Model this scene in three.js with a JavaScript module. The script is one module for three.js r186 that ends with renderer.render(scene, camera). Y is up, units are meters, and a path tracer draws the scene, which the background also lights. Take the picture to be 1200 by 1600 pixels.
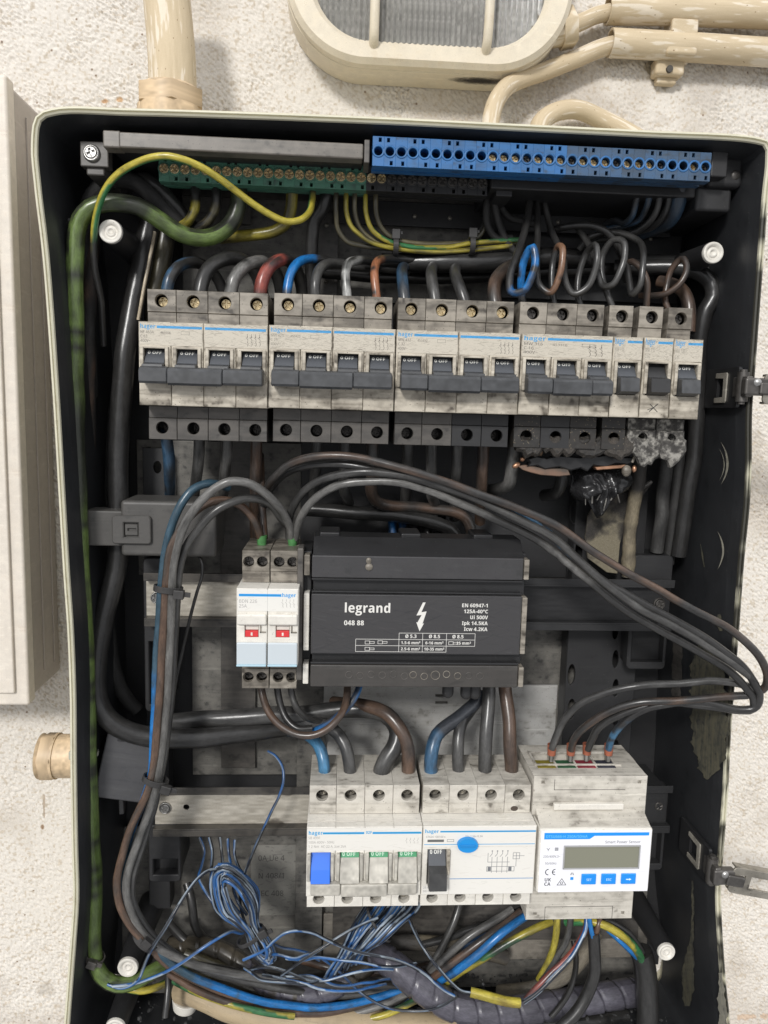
import * as THREE from 'three';
import { RoundedBoxGeometry } from 'three/addons/geometries/RoundedBoxGeometry.js';
import { mergeGeometries, mergeVertices, toCreasedNormals } from 'three/addons/utils/BufferGeometryUtils.js';

// ---------------------------------------------------------------- camera, sky, sun, exposure (millimetres are turned into metres by MM)
const MM = 0.001;
const scene = new THREE.Scene();
const CAM = { p: new THREE.Vector3(-47.86, -22.79, 482.02), f: 1177 };
const camera = new THREE.PerspectiveCamera(2 * Math.atan(800 / CAM.f) * 180 / Math.PI, 0.75, 0.01, 20);
camera.rotation.set(-0.1323, -0.062, 0.0273, 'YXZ');
camera.position.copy(CAM.p).multiplyScalar(MM);
camera.updateMatrixWorld(true);
scene.add(camera);

const renderer = new THREE.WebGLRenderer({ antialias: true });
renderer.toneMapping = THREE.LinearToneMapping;
renderer.toneMappingExposure = 1.3;
renderer.shadowMap.enabled = true;

{ // a bright, thinly overcast sky; below the horizon the pale light of the yard
  const W = 64, H = 32, d = new Float32Array(W * H * 4);
  for (let j = 0; j < H; j++) for (let i = 0; i < W; i++) {
    const e = ((j + 0.5) / H - 0.5) * Math.PI, s = Math.sin(e), k = (j * W + i) * 4;
    const up = 0.62 + 0.45 * Math.max(0, s), low = 0.36;
    const t = Math.min(1, Math.max(0, s * 6 + 0.5)), v = low + (up - low) * t;
    d[k] = v * 0.99; d[k + 1] = v; d[k + 2] = v * 1.03; d[k + 3] = 1;
  }
  const sky = new THREE.DataTexture(d, W, H, THREE.RGBAFormat, THREE.FloatType);
  sky.mapping = THREE.EquirectangularReflectionMapping; sky.magFilter = THREE.LinearFilter; sky.needsUpdate = true;
  scene.background = sky; scene.environment = sky;
}
const sun = new THREE.DirectionalLight(new THREE.Color(1, 0.98, 0.95), 1.85);
sun.position.set(-0.55, 0.75, 1.5); sun.target.position.set(0, -0.1, 0);
sun.shadow.radius = 18; sun.castShadow = true; sun.shadow.mapSize.set(2048, 2048);
Object.assign(sun.shadow.camera, { left: -0.6, right: 0.6, top: 0.6, bottom: -0.6, near: 0.1, far: 4 });
scene.add(sun, sun.target);

// ---------------------------------------------------------------- helpers
function at(px, py, z) { // a point of the photograph (1200 x 1600) at the depth z (mm in front of the top-hat rails)
  const d = new THREE.Vector3((px - 600) / CAM.f, -(py - 800) / CAM.f, -1).applyQuaternion(camera.quaternion);
  return CAM.p.clone().addScaledVector(d, (z - CAM.p.z) / d.z);
}
const rect = (x0, y0, x1, y1, z) => { const m = (x0 + x1) / 2, n = (y0 + y1) / 2; return [at(x0, n, z).x, at(x1, n, z).x, at(m, y1, z).y, at(m, y0, z).y]; };
let seed = 7;
const rnd = () => { seed = (seed * 1664525 + 1013904223) >>> 0; return seed / 4294967296; };
const lerp = (a, b, t) => a + (b - a) * t, clamp = (x, a = 0, b = 1) => Math.min(b, Math.max(a, x)), smooth = (a, b, x) => { const t = clamp((x - a) / (b - a)); return t * t * (3 - 2 * t); };
const hash = (x, y, s) => { let h = (x * 374761393 + y * 668265263 + s * 1274126177) | 0; h = Math.imul(h ^ (h >>> 13), 1274126177); return ((h ^ (h >>> 16)) >>> 0) / 4294967296; };
function noise(x, y, per, s) { // value noise that repeats after per cells
  const xi = Math.floor(x), yi = Math.floor(y), fx = x - xi, fy = y - yi, u = fx * fx * (3 - 2 * fx), v = fy * fy * (3 - 2 * fy);
  const w = (a) => ((a % per) + per) % per, a = w(xi), b = w(xi + 1), c = w(yi), d = w(yi + 1);
  return lerp(lerp(hash(a, c, s), hash(b, c, s), u), lerp(hash(a, d, s), hash(b, d, s), u), v);
}
function fbm(u, v, per, oct, s) { let a = 0, w = 0.5, t = 0; for (let o = 0; o < oct; o++) { a += w * noise(u * per, v * per, per, s + o); t += w; w *= 0.55; per *= 2; } return a / t; }
function stretch(u, v, pu, pv, s) { const x = u * pu, y = v * pv, xi = Math.floor(x), yi = Math.floor(y), fx = x - xi, fy = y - yi, p = fx * fx * (3 - 2 * fx), q = fy * fy * (3 - 2 * fy), wx = (t) => ((t % pu) + pu) % pu, wy = (t) => ((t % pv) + pv) % pv; return lerp(lerp(hash(wx(xi), wy(yi), s), hash(wx(xi + 1), wy(yi), s), p), lerp(hash(wx(xi), wy(yi + 1), s), hash(wx(xi + 1), wy(yi + 1), s), p), q); }
function noise3(x, y, z) { return (noise(x, y, 4096, 11) + noise(y + 17.3, z, 4096, 12) + noise(z + 5.1, x, 4096, 13)) / 3; }
function tex(w, h, f, srgb = true) {
  const d = new Uint8Array(w * h * 4);
  for (let j = 0, k = 0; j < h; j++) for (let i = 0; i < w; i++, k += 4) { const c = f(i / w, j / h, i, j); d[k] = clamp(c[0], 0, 255); d[k + 1] = clamp(c[1], 0, 255); d[k + 2] = clamp(c[2], 0, 255); d[k + 3] = 255; }
  const t = new THREE.DataTexture(d, w, h); t.wrapS = t.wrapT = THREE.RepeatWrapping; t.magFilter = THREE.LinearFilter; t.minFilter = THREE.LinearMipmapLinearFilter; t.generateMipmaps = true;
  if (srgb) t.colorSpace = THREE.SRGBColorSpace; t.needsUpdate = true; return t;
}
const mix3 = (a, b, t) => [lerp(a[0], b[0], t), lerp(a[1], b[1], t), lerp(a[2], b[2], t)];
// dirt with an outline of its own: patches of soot, wiped streaks, specks. 100 mm repeat
function grime(base, soot, cover, o = {}) {
  const s = o.seed || 1, n = o.size || 512, streak = o.streak ?? 0.5, ang = o.vertical ? 1 : 0;
  return tex(n, n, (u, v, i, j) => {
    const big = 0.55 * fbm(u, v, 3, 5, s) + 0.45 * fbm(u, v, 9, 3, s + 70), fine = fbm(u, v, 24, 3, s + 20);
    const a = ang ? v : u, b = ang ? u : v;
    const wob = (big - 0.5) * 0.12, w1 = 0.6 * stretch(a + wob, b + 0.5 * wob, 3, 46, s + 40) + 0.4 * stretch(a, b, 5, 110, s + 44), w2 = stretch(a + b, b + wob * 2, 4, 34, s + 48);
    const wipe = 0.65 * w1 + 0.35 * w2;
    let k = smooth(0.26, 0.82, big * 0.34 + fine * 0.28 + wipe * 0.6 * streak + cover - 0.62 + (1 - streak) * 0.28);
    k = clamp(k + 0.26 * smooth(0.64, 0.8, fine * 0.6 + w2 * 0.4) - 0.3 * smooth(0.62, 0.8, w1 * 0.7 + fine * 0.3));
    let c = mix3(base, soot, k);
    const m = (base[0] + 40) / 220, g = ((fine - 0.5) * 26 + (hash(i, j, s) - 0.5) * 12 + (wipe - 0.5) * 60 * streak) * m; c = [c[0] + g, c[1] + g, c[2] + g * 0.95];
    const sp = hash(i >> 1, j >> 1, s + 3); if (sp > (o.speck || 0.997)) c = mix3(c, o.speckColor || soot, 0.8);
    return c;
  });
}
const canvas = (w, h, draw) => { const c = document.createElement('canvas'); c.width = w; c.height = h; const x = c.getContext('2d'); draw(x, w, h); const t = new THREE.CanvasTexture(c); t.colorSpace = THREE.SRGBColorSpace; t.anisotropy = 4; return t; };
function smudge(x, w, h, n, col, amax, s) { // grains of soot and wiped streaks on a print
  let q = s; const r = () => { q = (q * 1664525 + 1013904223) >>> 0; return q / 4294967296; };
  for (let i = 0; i < n; i++) { x.fillStyle = `rgba(${col},${(r() * amax).toFixed(3)})`; const l = r() * w * 0.12 + 3, t = r() * h * 0.02 + 0.8; x.save(); x.translate(r() * w, r() * h); x.rotate((r() - 0.5) * 0.9); x.fillRect(-l / 2, -t / 2, l, t); x.restore(); }
  for (let i = 0; i < n * 4; i++) { x.fillStyle = `rgba(${col},${(r() * amax * 1.6).toFixed(3)})`; const t = r() * 2.2 + 0.6; x.fillRect(r() * w, r() * h, t, t); }
}
const std = (o) => new THREE.MeshStandardMaterial({ roughness: 0.6, metalness: 0, ...o });
const grey = (v) => new THREE.Color().setRGB(v, v, v), rgb = (r, g, b) => new THREE.Color().setRGB(r, g, b);

function uvBox(g, scale = 0.01, ou = 0, ov = 0) {
  const p = g.attributes.position, n = g.attributes.normal, uv = new Float32Array(p.count * 2);
  for (let i = 0; i < p.count; i++) {
    const ax = Math.abs(n.getX(i)), ay = Math.abs(n.getY(i)), az = Math.abs(n.getZ(i));
    let u, v; if (az >= ax && az >= ay) { u = p.getX(i); v = p.getY(i); } else if (ay >= ax) { u = p.getX(i); v = p.getZ(i); } else { u = p.getZ(i); v = p.getY(i); }
    uv[2 * i] = u * scale + ou; uv[2 * i + 1] = v * scale + ov;
  }
  g.setAttribute('uv', new THREE.BufferAttribute(uv, 2)); return g;
}
function join(list) {
  const l = list.map((g) => { let h = g.index ? g.toNonIndexed() : g; for (const k of Object.keys(h.attributes)) if (!['position', 'normal', 'uv'].includes(k)) h.deleteAttribute(k); if (!h.attributes.uv) h.setAttribute('uv', new THREE.BufferAttribute(new Float32Array(h.attributes.position.count * 2), 2)); return h; });
  return l.length === 1 ? l[0] : mergeGeometries(l);
}
function box(x0, x1, y0, y1, z0, z1, r = 0.5) {
  const w = Math.abs(x1 - x0), h = Math.abs(y1 - y0), d = Math.abs(z1 - z0); r = Math.min(r, w * 0.45, h * 0.45, d * 0.45);
  return (r > 0.05 ? new RoundedBoxGeometry(w, h, d, 2, r) : new THREE.BoxGeometry(w, h, d)).translate((x0 + x1) / 2, (y0 + y1) / 2, (z0 + z1) / 2);
}
function shapeOf(pts) { const s = new THREE.Shape(); pts.forEach(([x, y], i) => (i ? s.lineTo(x, y) : s.moveTo(x, y))); return s; }
function rrect(x0, x1, y0, y1, r) { const s = new THREE.Shape(); s.moveTo(x0 + r, y0); s.lineTo(x1 - r, y0); s.absarc(x1 - r, y0 + r, r, -Math.PI / 2, 0); s.lineTo(x1, y1 - r); s.absarc(x1 - r, y1 - r, r, 0, Math.PI / 2); s.lineTo(x0 + r, y1); s.absarc(x0 + r, y1 - r, r, Math.PI / 2, Math.PI); s.lineTo(x0, y0 + r); s.absarc(x0 + r, y0 + r, r, Math.PI, Math.PI * 1.5); return s; }
function circleHole(cx, cy, r) { const p = new THREE.Path(); p.absarc(cx, cy, r, 0, Math.PI * 2, true); return p; }
function rectHole(x0, x1, y0, y1) { const p = new THREE.Path(); p.moveTo(x0, y0); p.lineTo(x0, y1); p.lineTo(x1, y1); p.lineTo(x1, y0); p.closePath(); return p; }
function plate(shape, z0, z1, bevel = 0.3, curve = 10) {
  bevel = Math.min(bevel, (z1 - z0) * 0.4);
  return new THREE.ExtrudeGeometry(shape, { depth: z1 - z0 - 2 * bevel, bevelEnabled: bevel > 0, bevelThickness: bevel, bevelSize: bevel, bevelOffset: -bevel, bevelSegments: 1, curveSegments: curve }).translate(0, 0, z0 + bevel);
}
const cyl = (r0, r1, x, y, z0, z1, n = 20) => new THREE.CylinderGeometry(r1, r0, z1 - z0, n).rotateX(Math.PI / 2).translate(x, y, (z0 + z1) / 2); // along z
const lathe = (pts, n = 28) => new THREE.LatheGeometry(pts.map(([r, z]) => new THREE.Vector2(r, z)), n).rotateX(Math.PI / 2); // profile (radius, z) turned about z

const used = {};
const numbered = (n) => { const k = (used[n] = (used[n] ?? -1) + 1); return k ? `${n}_${String(k).padStart(3, '0')}` : n; };
function mesh(name, geo, mat, parent, o = {}) { // geo in mm, local to its parent
  let g = Array.isArray(geo) ? join(geo) : geo.clone();
  if (!o.keepUV) uvBox(g, o.uv || 0.01, o.ou ?? rnd(), o.ov ?? rnd());
  g.scale(MM, MM, MM);
  const m = new THREE.Mesh(g, mat); m.name = parent ? name : numbered(name); m.castShadow = m.receiveShadow = true;
  (parent || scene).add(m);
  if (o.label) m.userData.label = o.label; if (o.at) m.position.set(o.at[0] * MM, o.at[1] * MM, o.at[2] * MM);
  if (o.rot) m.rotation.set(...o.rot);
  return m;
}
function thing(name, label, category, p = [0, 0, 0], group) {
  const g = new THREE.Group(); g.name = numbered(name); g.position.set(p[0] * MM, p[1] * MM, p[2] * MM); g.userData = { label, category }; if (group) g.userData.group = group; scene.add(g); return g;
}
function tag(m, label, category, group) { Object.assign(m.userData, { label, category }); if (group) m.userData.group = group; return m; }

// ---------------------------------------------------------------- surfaces
const T = {};
T.cream = grime([208, 200, 184], [60, 53, 44], 0.48, { seed: 3, streak: 1 });
T.tan = grime([164, 157, 145], [50, 45, 39], 0.52, { seed: 9, streak: 1 });
T.white = grime([216, 212, 203], [160, 154, 144], 0.36, { seed: 14, streak: 0.5 });
T.whiteSoot = grime([208, 203, 192], [84, 79, 72], 0.45, { seed: 17, streak: 0.8 });
T.dark = grime([100, 96, 91], [48, 46, 44], 0.5, { seed: 23, streak: 1 });
T.black = grime([46, 46, 47], [29, 29, 30], 0.5, { seed: 31, streak: 0.35, speck: 0.999, speckColor: [90, 88, 84] });
T.ash = tex(512, 512, (u, v, i, j) => { const a = fbm(u, v, 14, 5, 51), b = fbm(u, v, 4, 3, 57); const k = smooth(0.36, 0.72, a * 0.7 + b * 0.36); const g = (hash(i, j, 5) - 0.5) * 40; return mix3([58 + g, 56 + g, 54 + g], [150 + g, 147 + g, 140 + g], k); });
T.metal = grime([168, 163, 152], [74, 70, 64], 0.47, { seed: 41, streak: 0.6 });
T.metalDark = grime([92, 88, 82], [34, 33, 33], 0.52, { seed: 43, streak: 0.7 });
T.back = grime([134, 131, 124], [52, 51, 50], 0.52, { seed: 47, streak: 0.4, speck: 0.994 });
T.pipe = tex(512, 512, (u, v, i, j) => { const b = fbm(u, v, 4, 4, 61), w = fbm((u + 0.2 * v) % 1, (v * 3) % 1, 8, 4, 66); const k = smooth(0.6, 0.68, b * 0.55 + w * 0.55); const g = (hash(i, j, 8) - 0.5) * 10 + (w - 0.5) * 22; let c = mix3([192, 175, 146], [208, 196, 176], k); if (hash(i >> 2, j >> 2, 19) > 0.9985) c = [120, 96, 66]; return [c[0] + g, c[1] + g, c[2] + g]; });
T.greyBox = grime([178, 170, 162], [150, 140, 132], 0.42, { seed: 71, streak: 0.02, speck: 0.9985 });
T.grain = tex(256, 256, (u, v, i, j) => { const a = fbm(u, v, 8, 4, 81), w = fbm(u, v, 40, 2, 85); const g = 214 + (a - 0.5) * 64 + (w - 0.5) * 56; return [g, g, g]; });
T.grainB = tex(256, 256, (u, v) => { const a = fbm(u, v, 16, 4, 91) * 255; return [a, a, a]; }, false);
const M = {
  cream: std({ map: T.cream, roughness: 0.5, bumpMap: T.grainB, bumpScale: 0.00006 }), tan: std({ map: T.tan, roughness: 0.45, bumpMap: T.grainB, bumpScale: 0.00008 }),
  white: std({ map: T.white, roughness: 0.5 }), whiteSoot: std({ map: T.whiteSoot, roughness: 0.6 }),
  dark: std({ map: T.dark, roughness: 0.42, bumpMap: T.grainB, bumpScale: 0.0001 }), black: std({ map: T.black, roughness: 0.48, bumpMap: T.grainB, bumpScale: 0.0001 }),
  blackGloss: std({ map: T.black, roughness: 0.3 }), ash: std({ map: T.ash, roughness: 0.9, bumpMap: T.ash, bumpScale: 0.0006 }),
  metal: std({ map: T.metal, roughness: 0.32, metalness: 0.55 }), metalDark: std({ map: T.metalDark, roughness: 0.5, metalness: 0.35 }), back: std({ map: T.back, roughness: 0.55, metalness: 0.2 }),
  steel: std({ color: rgb(0.55, 0.54, 0.52), metalness: 0.85, roughness: 0.32, map: T.grain }), brass: std({ color: rgb(0.95, 0.76, 0.45), metalness: 0.7, roughness: 0.26, map: T.grain }), sootSteel: std({ color: rgb(0.16, 0.15, 0.14), metalness: 0.7, roughness: 0.42, map: T.grain }),
  copper: std({ color: rgb(0.72, 0.4, 0.25), metalness: 0.8, roughness: 0.4, map: T.grain }),
  pipe: std({ map: T.pipe, roughness: 0.72 }), gland: std({ color: rgb(0.8, 0.6, 0.38), map: T.grain, roughness: 0.5 }), greyBox: std({ map: T.greyBox, roughness: 0.5 }),
  toggle: std({ color: rgb(0.075, 0.078, 0.083), map: T.grain, roughness: 0.45 }), nylon: std({ map: T.white, roughness: 0.45 }), tie: std({ color: rgb(0.045, 0.043, 0.042), roughness: 0.5, map: T.grain }),
  blue: std({ color: rgb(0.02, 0.22, 0.62), map: T.grain, roughness: 0.45 }), sootBlue: std({ map: grime([50, 108, 164], [40, 58, 78], 0.44, { seed: 101, streak: 0.8 }), roughness: 0.5 }), green: std({ map: grime([80, 134, 112], [46, 62, 56], 0.44, { seed: 107, streak: 0.8 }), roughness: 0.55 }),
  crust: std({ map: grime([78, 72, 66], [30, 29, 28], 0.5, { seed: 119, streak: 0.4, speck: 0.975, speckColor: [150, 140, 122] }), roughness: 0.75, bumpMap: T.ash, bumpScale: 0.0008 }),
  scorch: std({ map: grime([56, 52, 48], [26, 26, 26], 0.5, { seed: 109, streak: 0.7, speck: 0.985, speckColor: [168, 152, 124] }), roughness: 0.5, bumpMap: T.grainB, bumpScale: 0.0005 }),
  sootBar: std({ map: grime([62, 92, 124], [44, 50, 58], 0.48, { seed: 105, streak: 0.8 }), roughness: 0.5 }),
  blueBar: std({ map: grime([44, 104, 160], [34, 58, 88], 0.4, { seed: 103, streak: 0.8 }), roughness: 0.45 }),
  wire: std({ vertexColors: true, map: T.grain, roughness: 0.29, bumpMap: T.grainB, bumpScale: 0.00005 }), wireMatt: std({ vertexColors: true, map: T.grain, roughness: 0.72, bumpMap: T.grainB, bumpScale: 0.00015 }),
};
// print: a flat sheet with its own canvas
function print(name, x0, x1, y0, y1, z, t, parent, rough = 0.5) {
  const g = new THREE.PlaneGeometry(x1 - x0, y1 - y0).translate((x0 + x1) / 2, (y0 + y1) / 2, z);
  return mesh(name, g, std({ map: t, roughness: rough }), parent, { keepUV: true });
}
// ---------------------------------------------------------------- cables
const SOOT = [0.034, 0.033, 0.032];
const C = { black: [0.04, 0.039, 0.038], grey: [0.2, 0.195, 0.185], dgrey: [0.1, 0.098, 0.094], blue: [0.02, 0.2, 0.55], brown: [0.145, 0.09, 0.062], dblue: [0.05, 0.12, 0.21], steelblue: [0.08, 0.24, 0.42], rust: [0.3, 0.165, 0.1], green: [0.17, 0.25, 0.07], yellow: [0.5, 0.42, 0.06], red: [0.34, 0.085, 0.065], white: [0.5, 0.5, 0.48], orange: [0.42, 0.17, 0.085], yg: null, bw: null, olive: [0.16, 0.14, 0.08], tan: [0.22, 0.185, 0.125], violet: [0.115, 0.11, 0.135], cream: [0.62, 0.52, 0.38] };
let wireSeed = 0;
// pts: [px, py, z]; o.soot: share of the surface under soot; o.clean: stretches [from, to] of the length that were wiped or stayed clean
function wireGeo(pts, r, color, o = {}) {
  const P = pts.map((p) => (p.isVector3 ? p : at(...p))), base = o.base || P[0];
  let cv = new THREE.CatmullRomCurve3(P, false, 'centripetal'), L = cv.getLength();
  { // real wire is never an even arc: small set bends along its run
    const n = Math.max(3, Math.round(L / 9)), am = o.bend ?? Math.min(0.55, 0.12 + r * 0.12), k0 = wireSeed * 3.7; const pt = cv.getSpacedPoints(n);
    pt.forEach((v, i) => { if (i === 0 || i === n) return; const e = Math.min(1, i / 2, (n - i) / 2); v.x += (noise(i * 0.55 + k0, 1.5, 4096, 31) - 0.5) * 2 * am * e; v.y += (noise(i * 0.55 + k0, 7.5, 4096, 33) - 0.5) * 2 * am * e; v.z += (noise(i * 0.55 + k0, 3.5, 4096, 35) - 0.5) * 2 * am * e; });
    cv = new THREE.CatmullRomCurve3(pt, false, 'centripetal'); L = cv.getLength(); cv.arcLengthDivisions = Math.max(200, n * 3);
  }
  const seg = Math.min(o.maxSeg || 900, Math.max(8, Math.ceil(L / (o.step || Math.max(1.6, r * 0.9))))), rad = r < 1.2 ? 7 : r < 3 ? 10 : 14, id = ++wireSeed;
  const g = new THREE.TubeGeometry(cv, seg, r, rad), p = g.attributes.position, uv = g.attributes.uv, n = p.count, col = new Float32Array(n * 3), nr = g.attributes.normal;
  const so = o.soot ?? 0.5;
  for (let i = 0; i < n; i++) {
    const t = uv.getX(i), a = uv.getY(i), s = t * L;
    let c = C[color];
    if (color === 'yg') c = ((a + s / (o.turn || 70)) % 1 + (o.twist || 0)) % 1 < (o.yellow || 0.58) ? C.yellow : [0.05, 0.22, 0.08];
    if (color === 'bw') { const q = (a + s / 190 + id * 0.31) % 1; c = q < 0.2 ? [0.44, 0.52, 0.6] : q < 0.56 ? [0.035, 0.15, 0.42] : q < 0.68 ? [0.36, 0.45, 0.55] : [0.025, 0.03, 0.042]; }  // lead stripes; the pale ones also put a highlight into the colour
    let k = noise3(s / (7 + r) + id * 9.1, Math.cos(a * 6.283) * 1.1 + id, Math.sin(a * 6.283) * 1.1 + s / 31);
    k = smooth(-0.3, 0.28, k - 0.5 + (0.5 - so) * 0.62);
    if (o.clean) { let m = 0; for (const [f, e] of o.clean) m = Math.max(m, smooth(f - 0.025, f + 0.025, t + (noise3(s / 3, a * 4, id) - 0.5) * 0.05) * (1 - smooth(e - 0.025, e + 0.025, t + (noise3(s / 3, a * 4, id + 3) - 0.5) * 0.05))); k = m * smooth(-0.16, 0.1, noise3(s / 3.5, a * 4, id) - 0.5 + (0.5 - so) * 0.4); }
    if (so <= 0 && !o.clean) k = 1;
    const q = mix3(o.sootColor || SOOT, c, k), w = 0.55 + 0.5 * noise3(s / 2.2, a * 7, id + 40) + 0.42 * noise(s / 14 + id, a * 9, 4096, 47);
    col[3 * i] = q[0] * w; col[3 * i + 1] = q[1] * w; col[3 * i + 2] = q[2] * w;
    if (o.ring) { const ph = (s / o.ring + a) % 1, e = r * (o.ringDepth || 0.1) * (ph > 0.87 ? 1 : 0.4 * (1 - ph)); p.setXYZ(i, p.getX(i) - nr.getX(i) * e, p.getY(i) - nr.getY(i) * e, p.getZ(i) - nr.getZ(i) * e); }
    if (o.lump) { const e = (noise3(s / 4, a * 5 + id, id) - 0.5) * r * o.lump; p.setXYZ(i, p.getX(i) + nr.getX(i) * e, p.getY(i) + nr.getY(i) * e, p.getZ(i) + nr.getZ(i) * e); }
    uv.setXY(i, s / 60 + id * 0.37, a * Math.max(1, Math.round(r / 3)));
  }
  if (o.ring || o.lump) g.computeVertexNormals();
  g.setAttribute('color', new THREE.BufferAttribute(col, 3));
  const list = [g];
  for (const [e, idx] of [[0, 0], [1, seg]]) { // closed ends
    const cg = new THREE.CircleGeometry(r, rad), tq = cv.getTangentAt(e).multiplyScalar(e ? 1 : -1), ce = cv.getPointAt(e);
    cg.applyQuaternion(new THREE.Quaternion().setFromUnitVectors(new THREE.Vector3(0, 0, 1), tq)).translate(ce.x, ce.y, ce.z);
    const cc = new Float32Array(cg.attributes.position.count * 3), end = o.endColor || SOOT; for (let i = 0; i < cc.length; i += 3) { cc[i] = end[0]; cc[i + 1] = end[1]; cc[i + 2] = end[2]; }
    cg.setAttribute('color', new THREE.BufferAttribute(cc, 3)); list.push(cg);
  }
  return { geo: mergeGeometries(list).translate(-base.x, -base.y, -base.z), base };
}
function wire(name, label, color, r, pts, o = {}) {
  const { geo, base } = wireGeo(pts, r, color, o);
  const m = mesh(name, geo, o.mat || (o.matt ? M.wireMatt : M.wire), null, { keepUV: true, at: [base.x, base.y, base.z] });
  tag(m, label, o.category || 'cable', o.group); return m;
}
// ---------------------------------------------------------------- the plastered wall
{
  const N = 1024, cells = 300;   // one pit to each cell of a jittered grid, 2.2 mm apart
  const wallMarks = [[1022, 112, 13, 16, [150, 140, 122], 0.9], [1040, 128, 9, 12, [160, 150, 134], 0.8], [960, 96, 40, 8, [176, 166, 150], 0.6], [1110, 140, 30, 34, [186, 178, 168], 0.5], [920, 60, 26, 14, [168, 158, 142], 0.6], [1130, 52, 60, 6, [158, 148, 132], 0.6], [68, 1262, 2, 30, [150, 132, 112], 0.7], [66, 1294, 3, 5, [120, 92, 66], 0.8], [160, 158, 6, 3, [176, 130, 86], 0.7], [185, 156, 4, 3, [180, 136, 90], 0.7], [70, 1545, 14, 12, [176, 168, 156], 0.5], [1030, 190, 20, 12, [190, 182, 172], 0.5], [1175, 1590, 30, 8, [190, 160, 132], 0.6], [1180, 720, 20, 60, [180, 172, 160], 0.45]].map(([x, y, p, q, c, k]) => { const w = at(x, y, -60); return { u: w.x / 600 + 0.1, v: (w.y + 130) / 600 + 0.2, a: p / 2.2 / 600, b: q / 2.2 / 600, c, k }; });  // mortar patch, gland drip and grey patches near the conduits
  const depth = (X, Y) => { // mm below the face of the plaster
    const u = X / 600 + 0.1, v = (Y + 130) / 600 + 0.2, x = (u + (noise(u * 80, v * 80, 4096, 5) - 0.5) * 0.005) * cells, y = (v + (noise(u * 80, v * 80, 4096, 9) - 0.5) * 0.005) * cells, xi = Math.floor(x), yi = Math.floor(y); let best = 9;
    for (let p = -1; p <= 1; p++) for (let q = -1; q <= 1; q++) { const cx = xi + p, cy = yi + q, dx = cx + hash(cx, cy, 1) - x, dy = cy + hash(cx, cy, 2) - y, s = 0.55 + hash(cx, cy, 3) * 0.9, d = (dx * dx + dy * dy) / (s * s); if (d < best) best = d; }
    const open = smooth(0.3, 0.62, 0.5 * fbm(u, v, 5, 3, 200) + 0.5 * fbm(u, v, 26, 2, 210)) * (Y < -120 ? 0.7 : 1);
    return (1 - smooth(0.1, 0.46, Math.sqrt(best))) * (0.3 + 0.7 * open) * 1.5 + noise(X / 1.3, Y / 1.3, 4096, 61) * 0.3 + noise(X / 9, Y / 9, 4096, 62) * 0.5;
  };
  const map = tex(N, N, (u, v, i, j) => {
    const dirt = smooth(0.5, 0.72, fbm(u, v, 7, 4, 230)), grit = noise(u * 400, v * 400, 400, 66);
    let c = mix3([214, 208, 199], [194, 186, 175], dirt * 0.9);
    for (const t of wallMarks) { let du = Math.abs((u - t.u) % 1), dv = Math.abs((v - t.v) % 1); if (du > 0.5) du = 1 - du; if (dv > 0.5) dv = 1 - dv; du /= t.a; dv /= t.b; const q = du * du + dv * dv; if (q < 4) c = mix3(c, t.c, t.k * smooth(0.46, 0.6, 0.9 - 0.42 * Math.sqrt(q) + (fbm(u, v, 90, 3, 240) - 0.5) * 0.9)); }
    c = mix3(c, [178, 164, 144], 0.55 * smooth(0.66, 0.86, grit));   // sand grains bare of paint
    if (hash(i >> 1, j >> 1, 77) > 0.9994) c = mix3(c, [96, 72, 52], 0.7);
    const g = (hash(i, j, 4) - 0.5) * 12; return [c[0] + g, c[1] + g, c[2] + g];
  });
  const mat = std({ map, roughness: 0.9 }), uvOf = (X, Y) => [X / 600 + 0.1, (Y + 130) / 600 + 0.2], parts = [];
  const field = (x0, x1, y0, y1, st) => {   // pitted relief, as real surface
    const nx = Math.round((x1 - x0) / st), ny = Math.round((y1 - y0) / st), pos = new Float32Array((nx + 1) * (ny + 1) * 3), uv = new Float32Array((nx + 1) * (ny + 1) * 2), idx = new Uint32Array(nx * ny * 6); let k = 0;
    for (let j = 0; j <= ny; j++) for (let i = 0; i <= nx; i++) { const X = x0 + (x1 - x0) * i / nx, Y = y0 + (y1 - y0) * j / ny, n = j * (nx + 1) + i; pos[3 * n] = X; pos[3 * n + 1] = Y + 130; pos[3 * n + 2] = -depth(X, Y); [uv[2 * n], uv[2 * n + 1]] = uvOf(X, Y); if (i < nx && j < ny) { const q = n + nx + 1; idx.set([n, n + 1, q, n + 1, q + 1, q], k); k += 6; } }
    const g = new THREE.BufferGeometry(); g.setAttribute('position', new THREE.BufferAttribute(pos, 3)); g.setAttribute('uv', new THREE.BufferAttribute(uv, 2)); g.setIndex(new THREE.BufferAttribute(idx, 1)); g.computeVertexNormals(); parts.push(g);
  };
  field(-330, 330, 105, 285, 0.8); field(-330, -196, -540, 105, 0.85); field(184, 345, -540, 105, 0.85);
  const slab = new THREE.BoxGeometry(1700, 1700, 80).translate(0, 0, -43.4); uvBox(slab, 1 / 600, 0.1, 0.2); parts.push(slab);
  const w = mesh('wall', mergeGeometries(parts), mat, null, { keepUV: true, at: [0, -130, -60] });
  w.userData = { kind: 'structure', label: 'white pitted plaster wall behind the electrical box' };
}
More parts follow.
